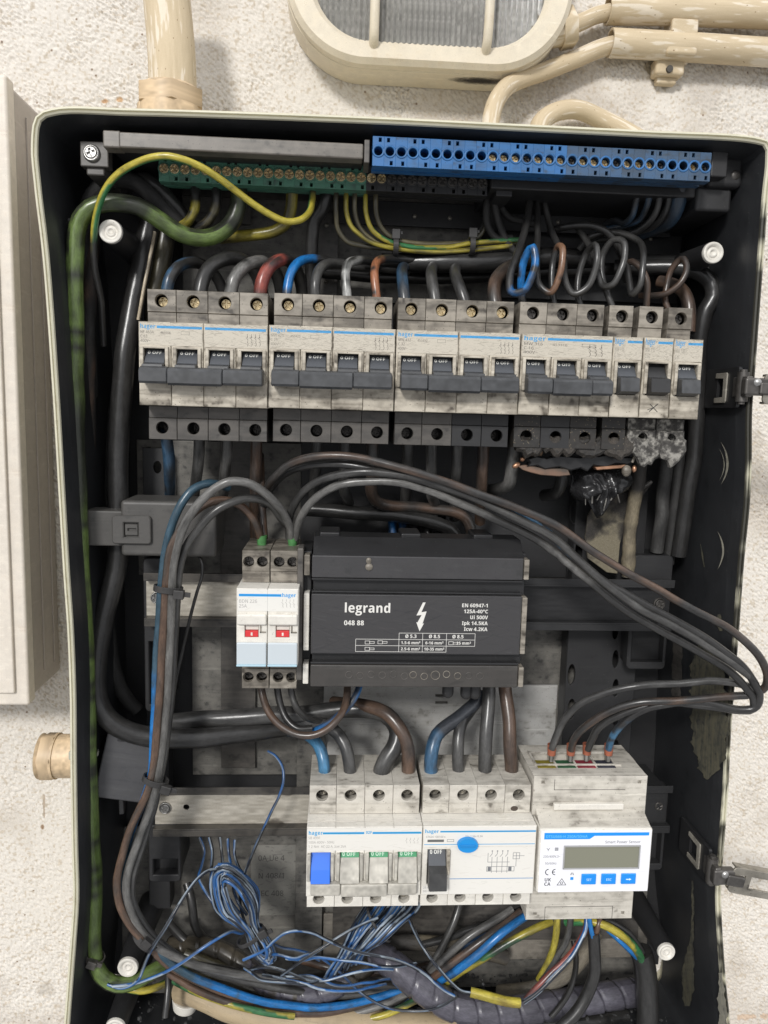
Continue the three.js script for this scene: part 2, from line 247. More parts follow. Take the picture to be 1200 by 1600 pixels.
// ---------------------------------------------------------------- the enclosure
function loft(rings, closedCaps) { // rings of equal length, stitched
  const n = rings[0].length, pos = [], uv = [], idx = []; let dep = 0;
  rings.forEach((R, k) => { if (k) dep += R[0].distanceTo(rings[k - 1][0]); let s = 0; for (let i = 0; i <= n; i++) { const p = R[i % n]; if (i) s += p.distanceTo(R[i - 1]); pos.push(p.x, p.y, p.z); uv.push(s / 100, dep / 100); } });
  for (let k = 0; k + 1 < rings.length; k++) for (let i = 0; i < n; i++) { const a = k * (n + 1) + i, b = a + 1, c = a + n + 1, d = c + 1; idx.push(a, c, b, b, c, d); }
  const g = new THREE.BufferGeometry(); g.setAttribute('position', new THREE.Float32BufferAttribute(pos, 3)); g.setAttribute('uv', new THREE.Float32BufferAttribute(uv, 2)); g.setIndex(idx);
  const c = toCreasedNormals(g, 0.5); return c;
}
const RIMZ = 50, BACKZ = -46;
const outline = (() => {
  const L = [[47, 225], [52, 290], [65, 400], [80, 600], [92, 800], [98, 900], [104, 985], [108, 1090], [109, 1200], [111, 1320], [113, 1403], [109, 1469], [104, 1534], [99, 1600], [93, 1690]];
  const Rr = [[1143, 1690], [1142, 1600], [1136, 1540], [1130, 1454], [1128, 1392], [1133, 1320], [1139, 1242], [1144, 1140], [1150, 1065], [1156, 990], [1165, 870], [1173, 790], [1176, 729], [1177, 640], [1183, 560], [1192, 440], [1203, 300], [1208, 250]];
  const Tt = [[1185, 213], [1000, 202], [800, 192], [600, 182], [400, 174], [200, 168], [85, 167]];
  const v = (a) => a.map((p) => at(p[0], p[1], RIMZ)), l = v(L), r = v(Rr), t = v(Tt);
  const bl = l[l.length - 1], br = r[0], by = Math.min(bl.y, br.y) - 12;
  const V = (x, y) => new THREE.Vector3(x, y, RIMZ);
  const tl = at(55, 180, RIMZ), tr = at(1205, 222, RIMZ);
  const pts = [...l, V(bl.x + 3, by + 3), V(bl.x + 14, by), V(0, by - 1), V(br.x - 14, by), V(br.x - 3, by + 3), ...r, tr, ...t, tl];
  const cv = new THREE.CatmullRomCurve3(pts, true, 'centripetal'); return cv.getSpacedPoints(420).slice(0, 420);
})();
function inset(ring, d, z, draft = 1) { // move the outline inwards
  const n = ring.length; return ring.map((p, i) => { const a = ring[(i + n - 2) % n], b = ring[(i + 2) % n], t = new THREE.Vector3().subVectors(b, a).normalize(); return new THREE.Vector3((p.x - t.y * d) * draft, (p.y + t.x * d + 150) * draft - 150, z); });
}
const box_ = thing('electrical_enclosure', 'pale grey open electrical enclosure with soot-blackened inside, fixed to the plaster wall', 'enclosure', [0, -430, BACKZ]);
{
  const o = [0, 430, -BACKZ], loc = (g) => g.translate(...o);
  const shellTex = grime([204, 200, 178], [168, 162, 140], 0.42, { seed: 111, streak: 0.3, speck: 0.998 });
  const hg = loft([inset(outline, 0.8, -59), inset(outline, 0.6, 44), inset(outline, 0, 45.5), inset(outline, 0, 49), inset(outline, 0.7, 50.2), inset(outline, 1.5, 50.4), inset(outline, 1.8, 49.2), inset(outline, 2.2, 49.2), inset(outline, 2.5, 50.2), inset(outline, 3.3, 49.6), inset(outline, 3.7, 47.5)]);
  { // soot baked onto the rim beside the burnt breakers
    const p = hg.attributes.position, c = new Float32Array(p.count * 3); for (let i = 0; i < p.count; i++) { const x = p.getX(i), y = p.getY(i), n = noise3(x / 5 + 3, y / 5, p.getZ(i) / 3); const k = p.getZ(i) > 44 && x > 150 && y < 100 ? smooth(0.36, 0.52, n + 0.16 * smooth(120, 40, y) * 1 - 0.2 * smooth(-220, -330, y)) : 0; c[3 * i] = c[3 * i + 1] = c[3 * i + 2] = lerp(1, 0.07, k); } hg.setAttribute('color', new THREE.BufferAttribute(c, 3)); }
  mesh('housing', loc(hg), std({ map: shellTex, roughness: 0.5, vertexColors: true }), box_, { keepUV: true });
  // the inside of the side walls: soot, wiped or peeled off in a few places
  const inner = canvas(2048, 512, (x, w, h) => {
    x.fillStyle = 'rgb(38,41,47)'; x.fillRect(0, 0, w, h); smudge(x, w, h, 1500, '18,19,22', 0.35, 5); smudge(x, w, h, 260, '80,84,90', 0.16, 8);
  });
  inner.wrapS = inner.wrapT = THREE.RepeatWrapping; inner.repeat.set(0.11, 1);
  mesh('inner_wall', loc(loft([inset(outline, 3.6, 48.2), inset(outline, 5, 40), inset(outline, 5.4, 38), inset(outline, 6, BACKZ)])), std({ map: grime([48, 49, 51], [28, 29, 31], 0.5, { seed: 113, streak: 0.45, speck: 0.9992, speckColor: [110, 108, 100] }), roughness: 0.4 }), box_, { keepUV: true });
  mesh('back_panel', loc(box(-212, 212, -450, 134, BACKZ - 6, BACKZ - 1, 0)), M.black, box_);
  // mounting plates behind the rails, pale where the soot is thin
  const pl = (x0, y0, x1, y1, z, m, d = 2) => { const r = rect(x0, y0, x1, y1, z); mesh('mounting_plate', loc(box(r[0], r[1], r[2], r[3], z - d, z, 0.4)), m, box_); return r; };
  pl(285, 270, 770, 470, -41, M.back); pl(770, 270, 1065, 470, -41, M.black); pl(215, 690, 470, 900, -41, M.back); pl(470, 690, 900, 900, -41, M.black); pl(300, 900, 900, 1210, -40.5, M.back); pl(190, 1290, 1010, 1545, -41, M.back);
  const paleM = std({ map: grime([182, 181, 178], [104, 102, 98], 0.44, { seed: 181, streak: 0.5, speck: 0.995 }), roughness: 0.5, metalness: 0.1 });
  { const r = rect(505, 1070, 868, 1200, -38), sh = shapeOf([[r[0], r[2]], [r[1], r[2]], [r[1], r[3]], [r[0], r[3]]]); for (const [x, y] of [[690, 1087], [690, 1098], [560, 1110]]) { const q = at(x, y, -38); sh.holes.push(rectHole(q.x - 4.5, q.x + 4.5, q.y - 1, q.y + 1)); } mesh('mounting_plate', loc(plate(sh, -40, -38, 0.3)), paleM, box_); } pl(505, 1425, 1012, 1500, -37, std({ map: grime([150, 144, 134], [70, 66, 60], 0.5, { seed: 183, streak: 0.5, speck: 0.995 }), roughness: 0.6 }));
  pl(285, 262, 1060, 322, -33, M.metalDark); pl(520, 322, 1050, 360, -32, M.black);
  pl(488, 330, 528, 470, -36, M.dark); pl(462, 1140, 505, 1530, -34, M.back); pl(345, 680, 400, 1200, -37, M.dark); pl(345, 270, 392, 350, -37, M.dark); pl(880, 690, 1000, 760, -36, M.black); pl(520, 1380, 1000, 1470, -36, M.dark);
  const rivet = lathe([[0, 1.1], [1.1, 0.8], [1.5, 0]], 12);
  for (const [x, y, z] of [[648, 338, -32], [703, 341, -32], [872, 347, -32], [925, 349, -32], [510, 352, -36], [509, 440, -36], [812, 345, -32], [1017, 373, -30]]) { const q = at(x, y, z); mesh('rivet', loc(rivet.clone().translate(q.x, q.y, z)), M.metal, box_); }
  // slotted uprights
  const up = (x0, y0, x1, y1, z, slots) => { const r = rect(x0, y0, x1, y1, z), s = shapeOf([[r[0], r[2]], [r[1], r[2]], [r[1], r[3]], [r[0], r[3]]]); for (const [sx, sy, w, h] of slots) { const q = at(sx, sy, z); const p = new THREE.Path(); p.absellipse(q.x, q.y, w, h, 0, Math.PI * 2, true); s.holes.push(p); } mesh('slotted_upright', loc(join([plate(s, z - 2, z, 0.3), box(r[0], r[0] + 2, r[2], r[3], z - 14, z - 2, 0), box(r[1] - 2, r[1], r[2], r[3], z - 14, z - 2, 0)])), M.black, box_); };
  up(882, 762, 990, 1420, -22, [900, 1000, 1054, 1108, 1165, 1220, 1275].map((y) => [893, y + 0, 2.6, 7.5]).concat([[898, 800, 2.6, 8], [905, 860, 2.6, 8]], [985, 1030, 1075, 1120, 1170].map((y) => [962, y, 2.2, 6.5])));
  up(228, 700, 262, 1420, -26, [[246, 730, 2.5, 4], [246, 1120, 2.5, 4]]);
  // standoff posts with nylon screw caps
  for (const [x, y, z, r, bent] of [[173, 362, 25, 6.6, 0], [1114, 395, 25, 6.3, 0], [200, 1511, 25, 6.6, 0], [1041, 1487, 25, 6, 0], [180, 1606, 34, 6.4, 0]]) {
    const q = at(x, y, z);
    const post = mesh('standoff_post', loc(join([cyl(r + 3, r + 0.3, q.x, q.y, BACKZ - 1, z - 3), cyl(r + 0.3, r + 0.3, q.x, q.y, z - 3, z - 1.2)])), M.black, box_);
    mesh('screw_cap', loc(lathe([[0, -0.6], [1.3, -0.6], [1.6, 0.2], [2.5, 0.3], [2.7, -0.4], [4, -0.4], [4.4, 1], [r - 0.4, 1.2], [r, 0.6], [r, -1.5]]).translate(q.x, q.y, z)), M.nylon, post);
  }
  // hinges on the side wall, bright where the metal was protected
  const wallX = (y) => { let bx = 0, bd = 1e9; for (const p of outline) if (p.x > 100 && Math.abs(p.y - y) < bd) { bd = Math.abs(p.y - y); bx = p.x; } return bx; };
  const onWall = (px, py) => { const d = new THREE.Vector3((px - 600) / CAM.f, -(py - 800) / CAM.f, -1).applyQuaternion(camera.quaternion); let X = 195, p; for (let i = 0; i < 6; i++) { p = CAM.p.clone().addScaledVector(d, (X - CAM.p.x) / d.x); X = wallX(p.y) - 5.4 - 0.6 * (38 - p.z) / 84 - 0.45; } return p; };
  const hinge = (py, pa, pb, tilt) => {
    const p = onWall(pa, py), e = onWall(pb, py), X = p.x - 0.4, y = p.y, za = p.z, zb = e.z, wall = (sh, d0, d1) => plate(sh, d0, d1, 0.15).rotateY(-Math.PI / 2);
    const bs = rrect(za - 14, Math.min(47, zb + 12), y - 12, y + 12, 1.5); bs.holes.push(rectHole(za + 1, zb - 4, y - 5.5, y + 5.5));
    const h = mesh('hinge', loc(wall(bs, 0, 2).translate(X, 0, 0)), M.blackGloss, box_);
    const cs = shapeOf([[za, y - 9], [zb - 1, y - 9], [zb, y - 8], [zb, y + 8], [zb - 1, y + 9], [za, y + 9], [za, y + 6], [zb - 4, y + 5.6], [zb - 3.6, y - 5.6], [za, y - 6]]);
    mesh('bright_bracket', loc(wall(cs, 2.05, 3).translate(X, 0, 0)), std({ map: T.metal, roughness: 0.5, metalness: 0.2 }), h);
    const K = (g) => loc(g.translate(X + 1, y, 56));
    mesh('hinge_arm', K(join([box(-4, 0, -6, 6, -14, 2, 1), box(-5, 9, -5, 5, -3, 3, 1.4)])), M.sootSteel, h);
    mesh('hinge_pin', K(join([new THREE.CylinderGeometry(3.4, 3.4, 17, 18), new THREE.CylinderGeometry(2, 2, 20, 14)]).translate(-2, 0, -6)), M.sootSteel, h);
    mesh('hinge_rivet', K(lathe([[0, 1.4], [1.6, 1.2], [2.4, 0]], 14).translate(2, 2.4, 3)), M.steel, h);
    const ls = rrect(0, 62, -8.6, 8.6, 3); ls.holes.push(rectHole(4.5, 9, -4, 4)); ls.holes.push(rectHole(13, 36, -4, 4));
    mesh('hinge_leaf', K(join([plate(ls, -0.8, 0.8, 0.2), box(2, 62, 7.2, 8.5, -6, -0.7, 0.3), box(2, 62, -8.5, -7.2, -6, -0.7, 0.3)]).rotateZ(tilt).translate(6, -1, 2)), M.metal, h);
    mesh('hinge_knuckle', K(box(-3, 8.5, -3.4, 3.4, -1.5, 2, 1).rotateZ(tilt).translate(6, -1, 2.6)), M.sootSteel, h);
  };
  hinge(607, 1125, 1143, -0.03); hinge(1318, 1082, 1102, -0.2);
  // soot wiped or peeled off the side wall: crescents and a scraped stretch of bare plastic
  const bare = std({ map: grime([116, 112, 94], [46, 47, 46], 0.5, { seed: 121, streak: 1, vertical: true }), roughness: 0.5 }), pale = std({ map: grime([176, 172, 156], [92, 90, 84], 0.42, { seed: 123, streak: 1, vertical: true }), roughness: 0.5 });
  const wiped = (rows, m, jag, name = 'wiped_patch') => {
    const pos = [], idx = []; let n = 0;
    for (let k = 0; k + 1 < rows.length; k++) { const [y0, a0, b0] = rows[k], [y1, a1, b1] = rows[k + 1], st = Math.max(2, Math.round((y1 - y0) / 3)); for (let i = 0; i < st + (k + 2 === rows.length ? 1 : 0); i++) { const t = i / st, y = lerp(y0, y1, t), w = lerp(b0 - a0, b1 - a1, t); const A = onWall(lerp(a0, a1, t) + (fbm(y / 40 % 1, 0.3, 6, 3, 401) - 0.5) * jag * Math.min(1, w / 8), y), B = onWall(lerp(b0, b1, t) + (fbm(y / 40 % 1, 0.7, 6, 3, 405) - 0.5) * jag * Math.min(1, w / 8), y); pos.push(A.x, A.y, A.z, B.x, B.y, B.z); if (n) idx.push(2 * n - 2, 2 * n - 1, 2 * n, 2 * n - 1, 2 * n + 1, 2 * n); n++; } }
    const g = new THREE.BufferGeometry(); g.setAttribute('position', new THREE.Float32BufferAttribute(pos, 3)); g.setIndex(idx); g.computeVertexNormals(); mesh(name, loc(g), m, box_, { uv: 0.02 });
  };
  const crescent = (cy, h, cx, bulge, th) => wiped(Array.from({ length: 15 }, (_, i) => { const t = i / 7 - 1, x = cx + bulge * (1 - t * t), w = th * (1 - t * t); return [cy + t * h, x - w, x + w * 0.2]; }), pale, 2.5); crescent(724, 34, 1126, 12, 3); crescent(726, 26, 1123, 9, 1.2); crescent(860, 30, 1121, 10, 2.6); wiped([[850, 1094, 1095], [868, 1096, 1099], [886, 1100, 1101]], bare, 2);
  wiped([[1004, 1096, 1104], [1016, 1084, 1118], [1050, 1080, 1132], [1100, 1081, 1138], [1150, 1081, 1138], [1180, 1086, 1134], [1200, 1094, 1128], [1212, 1100, 1112], [1218, 1104, 1106]], bare, 16); wiped([[960, 1122, 1126], [975, 1118, 1130], [986, 1124, 1128]], bare, 5); wiped([[1000, 1052, 1066], [1050, 1050, 1066], [1088, 1050, 1064]], std({ map: T.dark, roughness: 0.5 }), 6);
  wiped([[1376, 1080, 1083], [1410, 1081, 1085], [1450, 1080, 1084], [1480, 1076, 1084], [1510, 1066, 1085], [1550, 1066, 1084], [1572, 1070, 1078]], bare, 7); wiped([[1520, 1124, 1128], [1560, 1122, 1134], [1610, 1124, 1138]], pale, 7);
  // rails' plastic brackets
  for (const [x0, y0, x1, y1] of [[225, 872, 262, 1112], [985, 868, 1046, 1046], [232, 1290, 282, 1378], [1000, 1228, 1040, 1360]]) {
    const z = -4, r = rect(x0, y0, x1, y1, z), s = rrect(r[0], r[1], r[2], r[3], 3); s.holes.push(rectHole(r[0] + 3, r[1] - 2, r[2] + 5, (r[2] + r[3]) / 2 - 4));
    mesh('rail_bracket', loc(join([plate(s, z - 8, z, 0.6), box(r[0] + 2, r[1] - 1, r[2] + 2, r[3] - 2, -42, z - 8, 1)])), M.black, box_);
  }
  // stamped lettering on the mounting plate
  const r = rect(392, 1320, 462, 1430, -40.4);
  const st = canvas(256, 400, (x, w, h) => { x.fillStyle = 'rgb(128,126,120)'; x.fillRect(0, 0, w, h); smudge(x, w, h, 200, '50,49,48', 0.25, 4); x.fillStyle = 'rgb(70,68,66)'; x.font = '44px sans-serif'; x.fillText('0A Ue 4', 40, 90); x.fillText('N 408/1', 40, 190); x.fillText('IEC 408', 40, 290); });
  print('stamped_plate', r[0], r[1], r[2] + 430 - 430, r[3], 0, st, box_); const sp = box_.children[box_.children.length - 1]; sp.position.set(0, 430 * MM, (-40.4 - BACKZ) * MM);
}
// ---------------------------------------------------------------- top-hat rails
const screwGeo = (() => { const s = new THREE.Shape(); s.absarc(0, 0, 3, 0, Math.PI * 2); const p = new THREE.Path(); const a = 0.55, b = 2.2; [[-a, b], [-a, a], [-b, a], [-b, -a], [-a, -a], [-a, -b], [a, -b], [a, -a], [b, -a], [b, a], [a, a], [a, b]].forEach(([x, y], i) => (i ? p.lineTo(x, y) : p.moveTo(x, y))); s.holes.push(p); return join([plate(s, -1.4, 0, 0.25, 16), cyl(3, 3, 0, 0, -2.4, -1.2, 18)]); })();
function rail(label, x0, x1, yc, z, soot) {
  const g = thing('mounting_rail', label, 'rail', [(x0 + x1) / 2, yc, z - 7.5], 'top-hat rails in the enclosure'), a = -(x1 - x0) / 2, b = -a;
  { const rb = (() => { const sh = shapeOf([[a, -12.2], [b, -12.2], [b, 12.2], [a, 12.2]]); for (const x of [a + 21, b - 21]) sh.holes.push(circleHole(x, 0, 2)); return plate(sh, -0.6, 0.6, 0.15, 14); })(), rp = rb.attributes.position, ru = rb.attributes.uv; for (let i = 0; i < rp.count; i++) ru.setXY(i, (rp.getX(i) - a) / (b - a), rp.getY(i) / 26 + 0.5);
    mesh('rail_base', rb, std({ map: tex(1024, 80, (u, v, i, j) => { const n = fbm(u, v * 0.09, 22, 4, soot * 50 + 3), st = stretch(u, v, 60, 20, 7), k = smooth(soot - 0.1, soot + 0.08, u + (n - 0.5) * 0.34), e = smooth(0.52, 0.66, n * 0.6 + Math.abs(v - 0.5) * 0.5), q = (st - 0.5) * 34 + (hash(i, j, 3) - 0.5) * 14; return mix3(mix3([176 + q, 170 + q, 158 + q], [96 + q, 90 + q, 82 + q], e), [44 + q * 0.3, 44 + q * 0.3, 45 + q * 0.3], k); }), roughness: 0.45, metalness: 0.35 }), g, { keepUV: true }); }
  for (const s of [-1, 1]) { for (const [p, q, m] of [[a, lerp(a, b, soot) + 0.1, M.metalDark], [lerp(a, b, soot) + 0.1, b, M.black]]) if (q - p > 2) mesh('rail_flange', join([box(p, q, s * 12.2, s * 13.4, -0.6, 7, 0.2), box(p, q, s * 13.4, s * 17.5, 6, 7.2, 0.2)]), m, g); }
  const sh = (x, m) => { const s = mesh('rail_screw', lathe([[0, 0.6], [3.1, 0.6], [3.3, 2.2], [4, 2], [4.2, 0.4]], 20).translate(x, 0, 0), m, g); mesh('screw_head', screwGeo.clone().rotateZ(0.6).translate(x, 0, 3), m, s); };
  sh(a + 7, M.steel); sh(b - 7, M.sootSteel);
  return g;
}
rail('sooty steel rail behind the long upper row of breakers', -172, 172, 0, 0, 0);
{ const q = rect(232, 910, 1040, 966, -7.5); rail('grey steel rail carrying the black distribution block', q[0], q[1], -146, 5, 0.5); }
{ const q = rect(243, 1248, 1040, 1297, -7.5); rail('bright steel rail carrying the white isolator and power meter', q[0], q[1], -293, 1, 0.8); }

// ---------------------------------------------------------------- outside the box: lamp, conduits, glands, the neighbouring box
{
  const zf = -30, x0 = at(447, 0, zf).x, x1 = at(893, 0, zf).x, yb = at(640, 104, zf).y, h = 118, r = 50;
  const g = thing('bulkhead_lamp', 'cream oval bulkhead lamp with ribbed lens and guard bars above the enclosure', 'wall lamp', [(x0 + x1) / 2, yb, -60]);
  const w = (x1 - x0) / 2, m = std({ map: grime([214, 204, 184], [186, 172, 148], 0.42, { seed: 131, streak: 0.03, speck: 0.997 }), roughness: 0.5 });
  mesh('lamp_base', plate(rrect(-w - 0.9, w + 0.9, -0.4, h + 0.4, r), 0, 24, 0.5, 24), m, g);
  const fs = rrect(-w - 0.5, w + 0.5, 0, h, r); { const p = rrect(-w + 17, w - 17, 14, h - 14, r - 15).getPoints(24).reverse(); fs.holes.push(new THREE.Path(p)); }
  mesh('lamp_frame', plate(fs, 21, 33, 3, 24), m, g);
  const pts = [], n = 84; for (let i = 0; i <= n; i++) { const x = -w + 16 + (2 * w - 32) * i / n; pts.push([x, 25 + (i % 2 ? 1.8 : 0) + 5 * (1 - (x / w) ** 2)]); }
  const ls = new THREE.Shape(); pts.forEach(([x, z], i) => (i ? ls.lineTo(x, z) : ls.moveTo(x, z))); ls.lineTo(w - 16, 21.5); ls.lineTo(-w + 16, 21.5);
  mesh('ribbed_lens', new THREE.ExtrudeGeometry(ls, { depth: h - 26, bevelEnabled: false }).rotateX(Math.PI / 2).scale(1, 1, 1).translate(0, h - 13, 0).applyMatrix4(new THREE.Matrix4()), new THREE.MeshPhysicalMaterial({ color: rgb(0.4, 0.39, 0.36), roughness: 0.14, clearcoat: 0.6, clearcoatRoughness: 0.15, map: T.grain }), g);
  { // soot rubbed onto the lamp's underside, in grains
    const st = canvas(512, 160, (x, W, H) => { let q = 9; const r = () => { q = (q * 1664525 + 1013904223) >>> 0; return q / 4294967296; }; for (let i = 0; i < 5200; i++) { const a = r() * 6.283, d = Math.sqrt(r()) * r() ** 0.5, l = 4 + 26 * r(); x.fillStyle = `rgba(44,40,36,${(0.08 + 0.3 * r()).toFixed(2)})`; x.fillRect(W / 2 + Math.cos(a) * d * W * 0.46 - l / 2, H / 2 + Math.sin(a) * d * H * 0.4, l, 1 + 2 * r()); } });
    const px0 = at(752, 118, -40).x - (x0 + x1) / 2; mesh('soot_smear', new THREE.PlaneGeometry(48, 15).rotateX(Math.PI / 2).translate(px0, -0.62, 16), std({ map: st, transparent: true, roughness: 0.9 }), g, { keepUV: true }); }
  for (const px of [585, 763]) { const x = at(px, 40, -22).x - (x0 + x1) / 2; const cv = new THREE.CatmullRomCurve3([[x, 10, 31], [x, 15, 37], [x, h / 2, 42], [x, h - 15, 37], [x, h - 10, 31]].map((p) => new THREE.Vector3(...p))); mesh('guard_bar', new THREE.TubeGeometry(cv, 40, 3, 12), m, g); }
}
const hex = (r, len) => { const g = new THREE.CylinderGeometry(r, r, len, 6); return g; };
function conduit(label, pts, r, o = {}) {
  const P = pts.map((p) => at(...p)), cv = new THREE.CatmullRomCurve3(P, false, 'centripetal'), L = cv.getLength(), b = P[0];
  const g = new THREE.TubeGeometry(cv, Math.max(12, Math.ceil(L / 3)), r, 28), uv = g.attributes.uv; for (let i = 0; i < uv.count; i++) uv.setXY(i, uv.getX(i) * L / 110 + r, uv.getY(i) * Math.max(1, Math.round(r / 8)));
  const inner = new THREE.TubeGeometry(cv, 12, r * 0.86, 16); const rg = new THREE.RingGeometry(r * 0.86, r, 28); const caps = [];
  for (const e of [0, 1]) { const t = cv.getTangentAt(e), c = cv.getPointAt(e); caps.push(rg.clone().applyQuaternion(new THREE.Quaternion().setFromUnitVectors(new THREE.Vector3(0, 0, 1), t)).translate(c.x, c.y, c.z)); }
  return tag(mesh(o.name || 'conduit_pipe', join([g, inner, ...caps]).translate(-b.x, -b.y, -b.z), o.mat || M.pipe, null, { keepUV: true, at: [b.x, b.y, b.z] }), label, 'pipe', o.group);
}
conduit('thick cream conduit rising from the hexagonal gland on top of the enclosure', [[270, 170, 2], [270, 140, 0], [268, 80, -4], [262, 10, -10], [256, -60, -14]], 13.8);
conduit('wide cream conduit running level from the lamp, upper of two parallel pipes', [[949, 16, -48], [1060, 18, -48], [1200, 23, -48], [1330, 28, -48]], 8.6);
conduit('wide cream conduit running level below its twin, white paint scraped on it', [[953, 67, -48], [1060, 73, -48], [1200, 82, -48], [1330, 91, -48]], 8.8);
conduit('short narrow cream pipe between the lamp gland and the upper wide conduit', [[880, 44, -42], [905, 36, -46], [932, 24, -48], [965, 17, -48]], 5.2);
conduit('narrow cream pipe bending from the lower wide conduit down into the enclosure top', [[968, 68, -48], [940, 75, -48], [900, 92, -48], [850, 112, -46], [817, 123, -42], [793, 135, -36], [776, 157, -28], [768, 182, -22], [765, 215, -18]], 5.6);
conduit('looped cream pipe rising and dipping behind the enclosure top edge', [[838, 215, -34], [843, 195, -36], [857, 181, -40], [880, 172, -44], [905, 172, -46], [935, 184, -48], [975, 204, -46], [1010, 225, -42]], 6);
{ // clips
  const q = at(1067, 46, -48), g = thing('conduit_clip', 'cream plastic clip wedged between the two parallel conduits', 'pipe clip', [q.x, q.y, -60]);
  mesh('clip_body', join([box(-9, 9, -9, 9, 0, 14, 2), box(-10, 8, -6.5, 4, 14, 18.5, 1.5)]), M.pipe, g);
  const p = at(1052, 100, -50), k = thing('saddle_clip', 'painted saddle clip with screw lug under the lower conduit', 'pipe clip', [p.x, p.y, -60]);
  mesh('saddle_band', join([box(-9, 12, 2, 10, 0, 20, 2), box(-12, 8, -7, 4, 0, 11, 2)]), M.pipe, k); mesh('lug', box(-9, 5, -11, -6, 0, 6, 1.5), M.pipe, k); mesh('lug_screw', cyl(2.4, 2.2, -3, -4, 10, 12.5, 14), M.metalDark, k);
}
{ // glands
  const q = at(266, 156, 0), y = q.y, g = thing('cable_gland', 'beige hexagonal gland on the enclosure top under the thick conduit', 'cable gland', [q.x, y, 0]);
  mesh('gland_nut', join([hex(20.5, 10).rotateY(0.25).translate(0, -0.5, 0), new THREE.CylinderGeometry(16.5, 18, 1.6, 24).translate(0, 5.2, 0)]), M.gland, g); mesh('gland_collar', new THREE.CylinderGeometry(19, 19, 8, 28).translate(0, -9.5, 0), M.gland, g);
  const p = at(100, 1181, 0), k = thing('cable_gland', 'orange-beige gland sticking out of the enclosure flank below the neighbouring box', 'cable gland', [p.x + 3, p.y, 0]);
  mesh('gland_body', new THREE.CylinderGeometry(14, 14, 14, 32).rotateZ(Math.PI / 2).translate(-1, 0, 0), M.gland, k);
  mesh('gland_nut', join([hex(15.6, 8).rotateY(0.2).rotateZ(Math.PI / 2).translate(-11.5, 0, 0), new THREE.CylinderGeometry(14.6, 13.4, 2.2, 28).rotateZ(Math.PI / 2).translate(-16.4, 0, 0)]), M.gland, k);
  mesh('gland_seal', new THREE.CylinderGeometry(14.8, 14.8, 1.6, 32).rotateZ(Math.PI / 2).translate(-7.4, 0, 0), M.gland, k);
  const l = at(884, 42, -40), m = thing('cable_gland', 'cream hexagonal gland joining the lamp side to its narrow pipe', 'cable gland', [l.x, l.y, -42]);
  mesh('gland_nut', join([hex(12.5, 9).rotateZ(Math.PI / 2).translate(1, 0, 0), new THREE.CylinderGeometry(10, 10, 8, 20).rotateZ(Math.PI / 2).translate(-6, 0, 0)]).rotateZ(0.25), M.pipe, m);
}
{ // the neighbouring box
  const g = thing('junction_box', 'shallow grey plastic box with a raised lid beside the enclosure flank', 'junction box', [-330, -217, -60]);
  mesh('box_body', box(-110, 83, 0, 382, 0, 50, 4), M.greyBox, g);
  mesh('box_lid', join([box(-110, 85, -1, 383, 51, 62, 2), box(-100, 77, 8, 374, 62, 64.5, 1.5)]), std({ map: grime([214, 206, 194], [186, 174, 160], 0.4, { seed: 73, streak: 0.02, speck: 0.9985 }), roughness: 0.5 }), g);  // lid paler than the body: the brighter front light is in its colour
  mesh('box_seal', box(-108, 82, 2, 380, 49.5, 51.5, 0.2), M.dark, g);
  mesh('moulded_rib', join([box(83, 84, 12, 370, 30, 31.4, 0.2), box(83, 84, 12, 370, 12, 13.4, 0.2)]), M.greyBox, g);
}
// ---------------------------------------------------------------- modular devices
const PW = 17.5;
function screw(parent, x, y, z, r, m, turn = rnd() * 3) { return mesh('terminal_screw', screwGeo.clone().scale(r / 3, r / 3, 1).rotateZ(turn).translate(x, y, z), m, parent); }
// one terminal block: body, face with a round screw well, step towards the nose. dir = 1 above the nose, -1 below
function terminalBlock(x0, x1, dir, well, r, o = {}) {
  const yA = dir > 0 ? 29.4 : -41.5, yB = dir > 0 ? 41.5 : -29.4, cy = (yA + yB) / 2 + (o.dy || 0);
  const s = shapeOf([[x0, yA], [x1, yA], [x1, yB], [x0, yB]]); for (const wx of well) s.holes.push(circleHole(wx, cy, r));
  const st = dir > 0 ? [22.7, 29.3] : [-29.3, -22.7];
  return [plate(s, 40.5, 44, 0.25, 14), box(x0, x1, yA, yB, 2, 22, 0), box(x0, x0 + 1.2, yA, yB, 22, 40.6, 0), box(x1 - 1.2, x1, yA, yB, 22, 40.6, 0), box(x0 + 1.2, x1 - 1.2, dir > 0 ? 39.5 : -41.4, dir > 0 ? 41.4 : -39.5, 22, 40.6, 0), box(x0, x1, st[0], st[1], 2, o.step || 43.2, 0.25)];
}
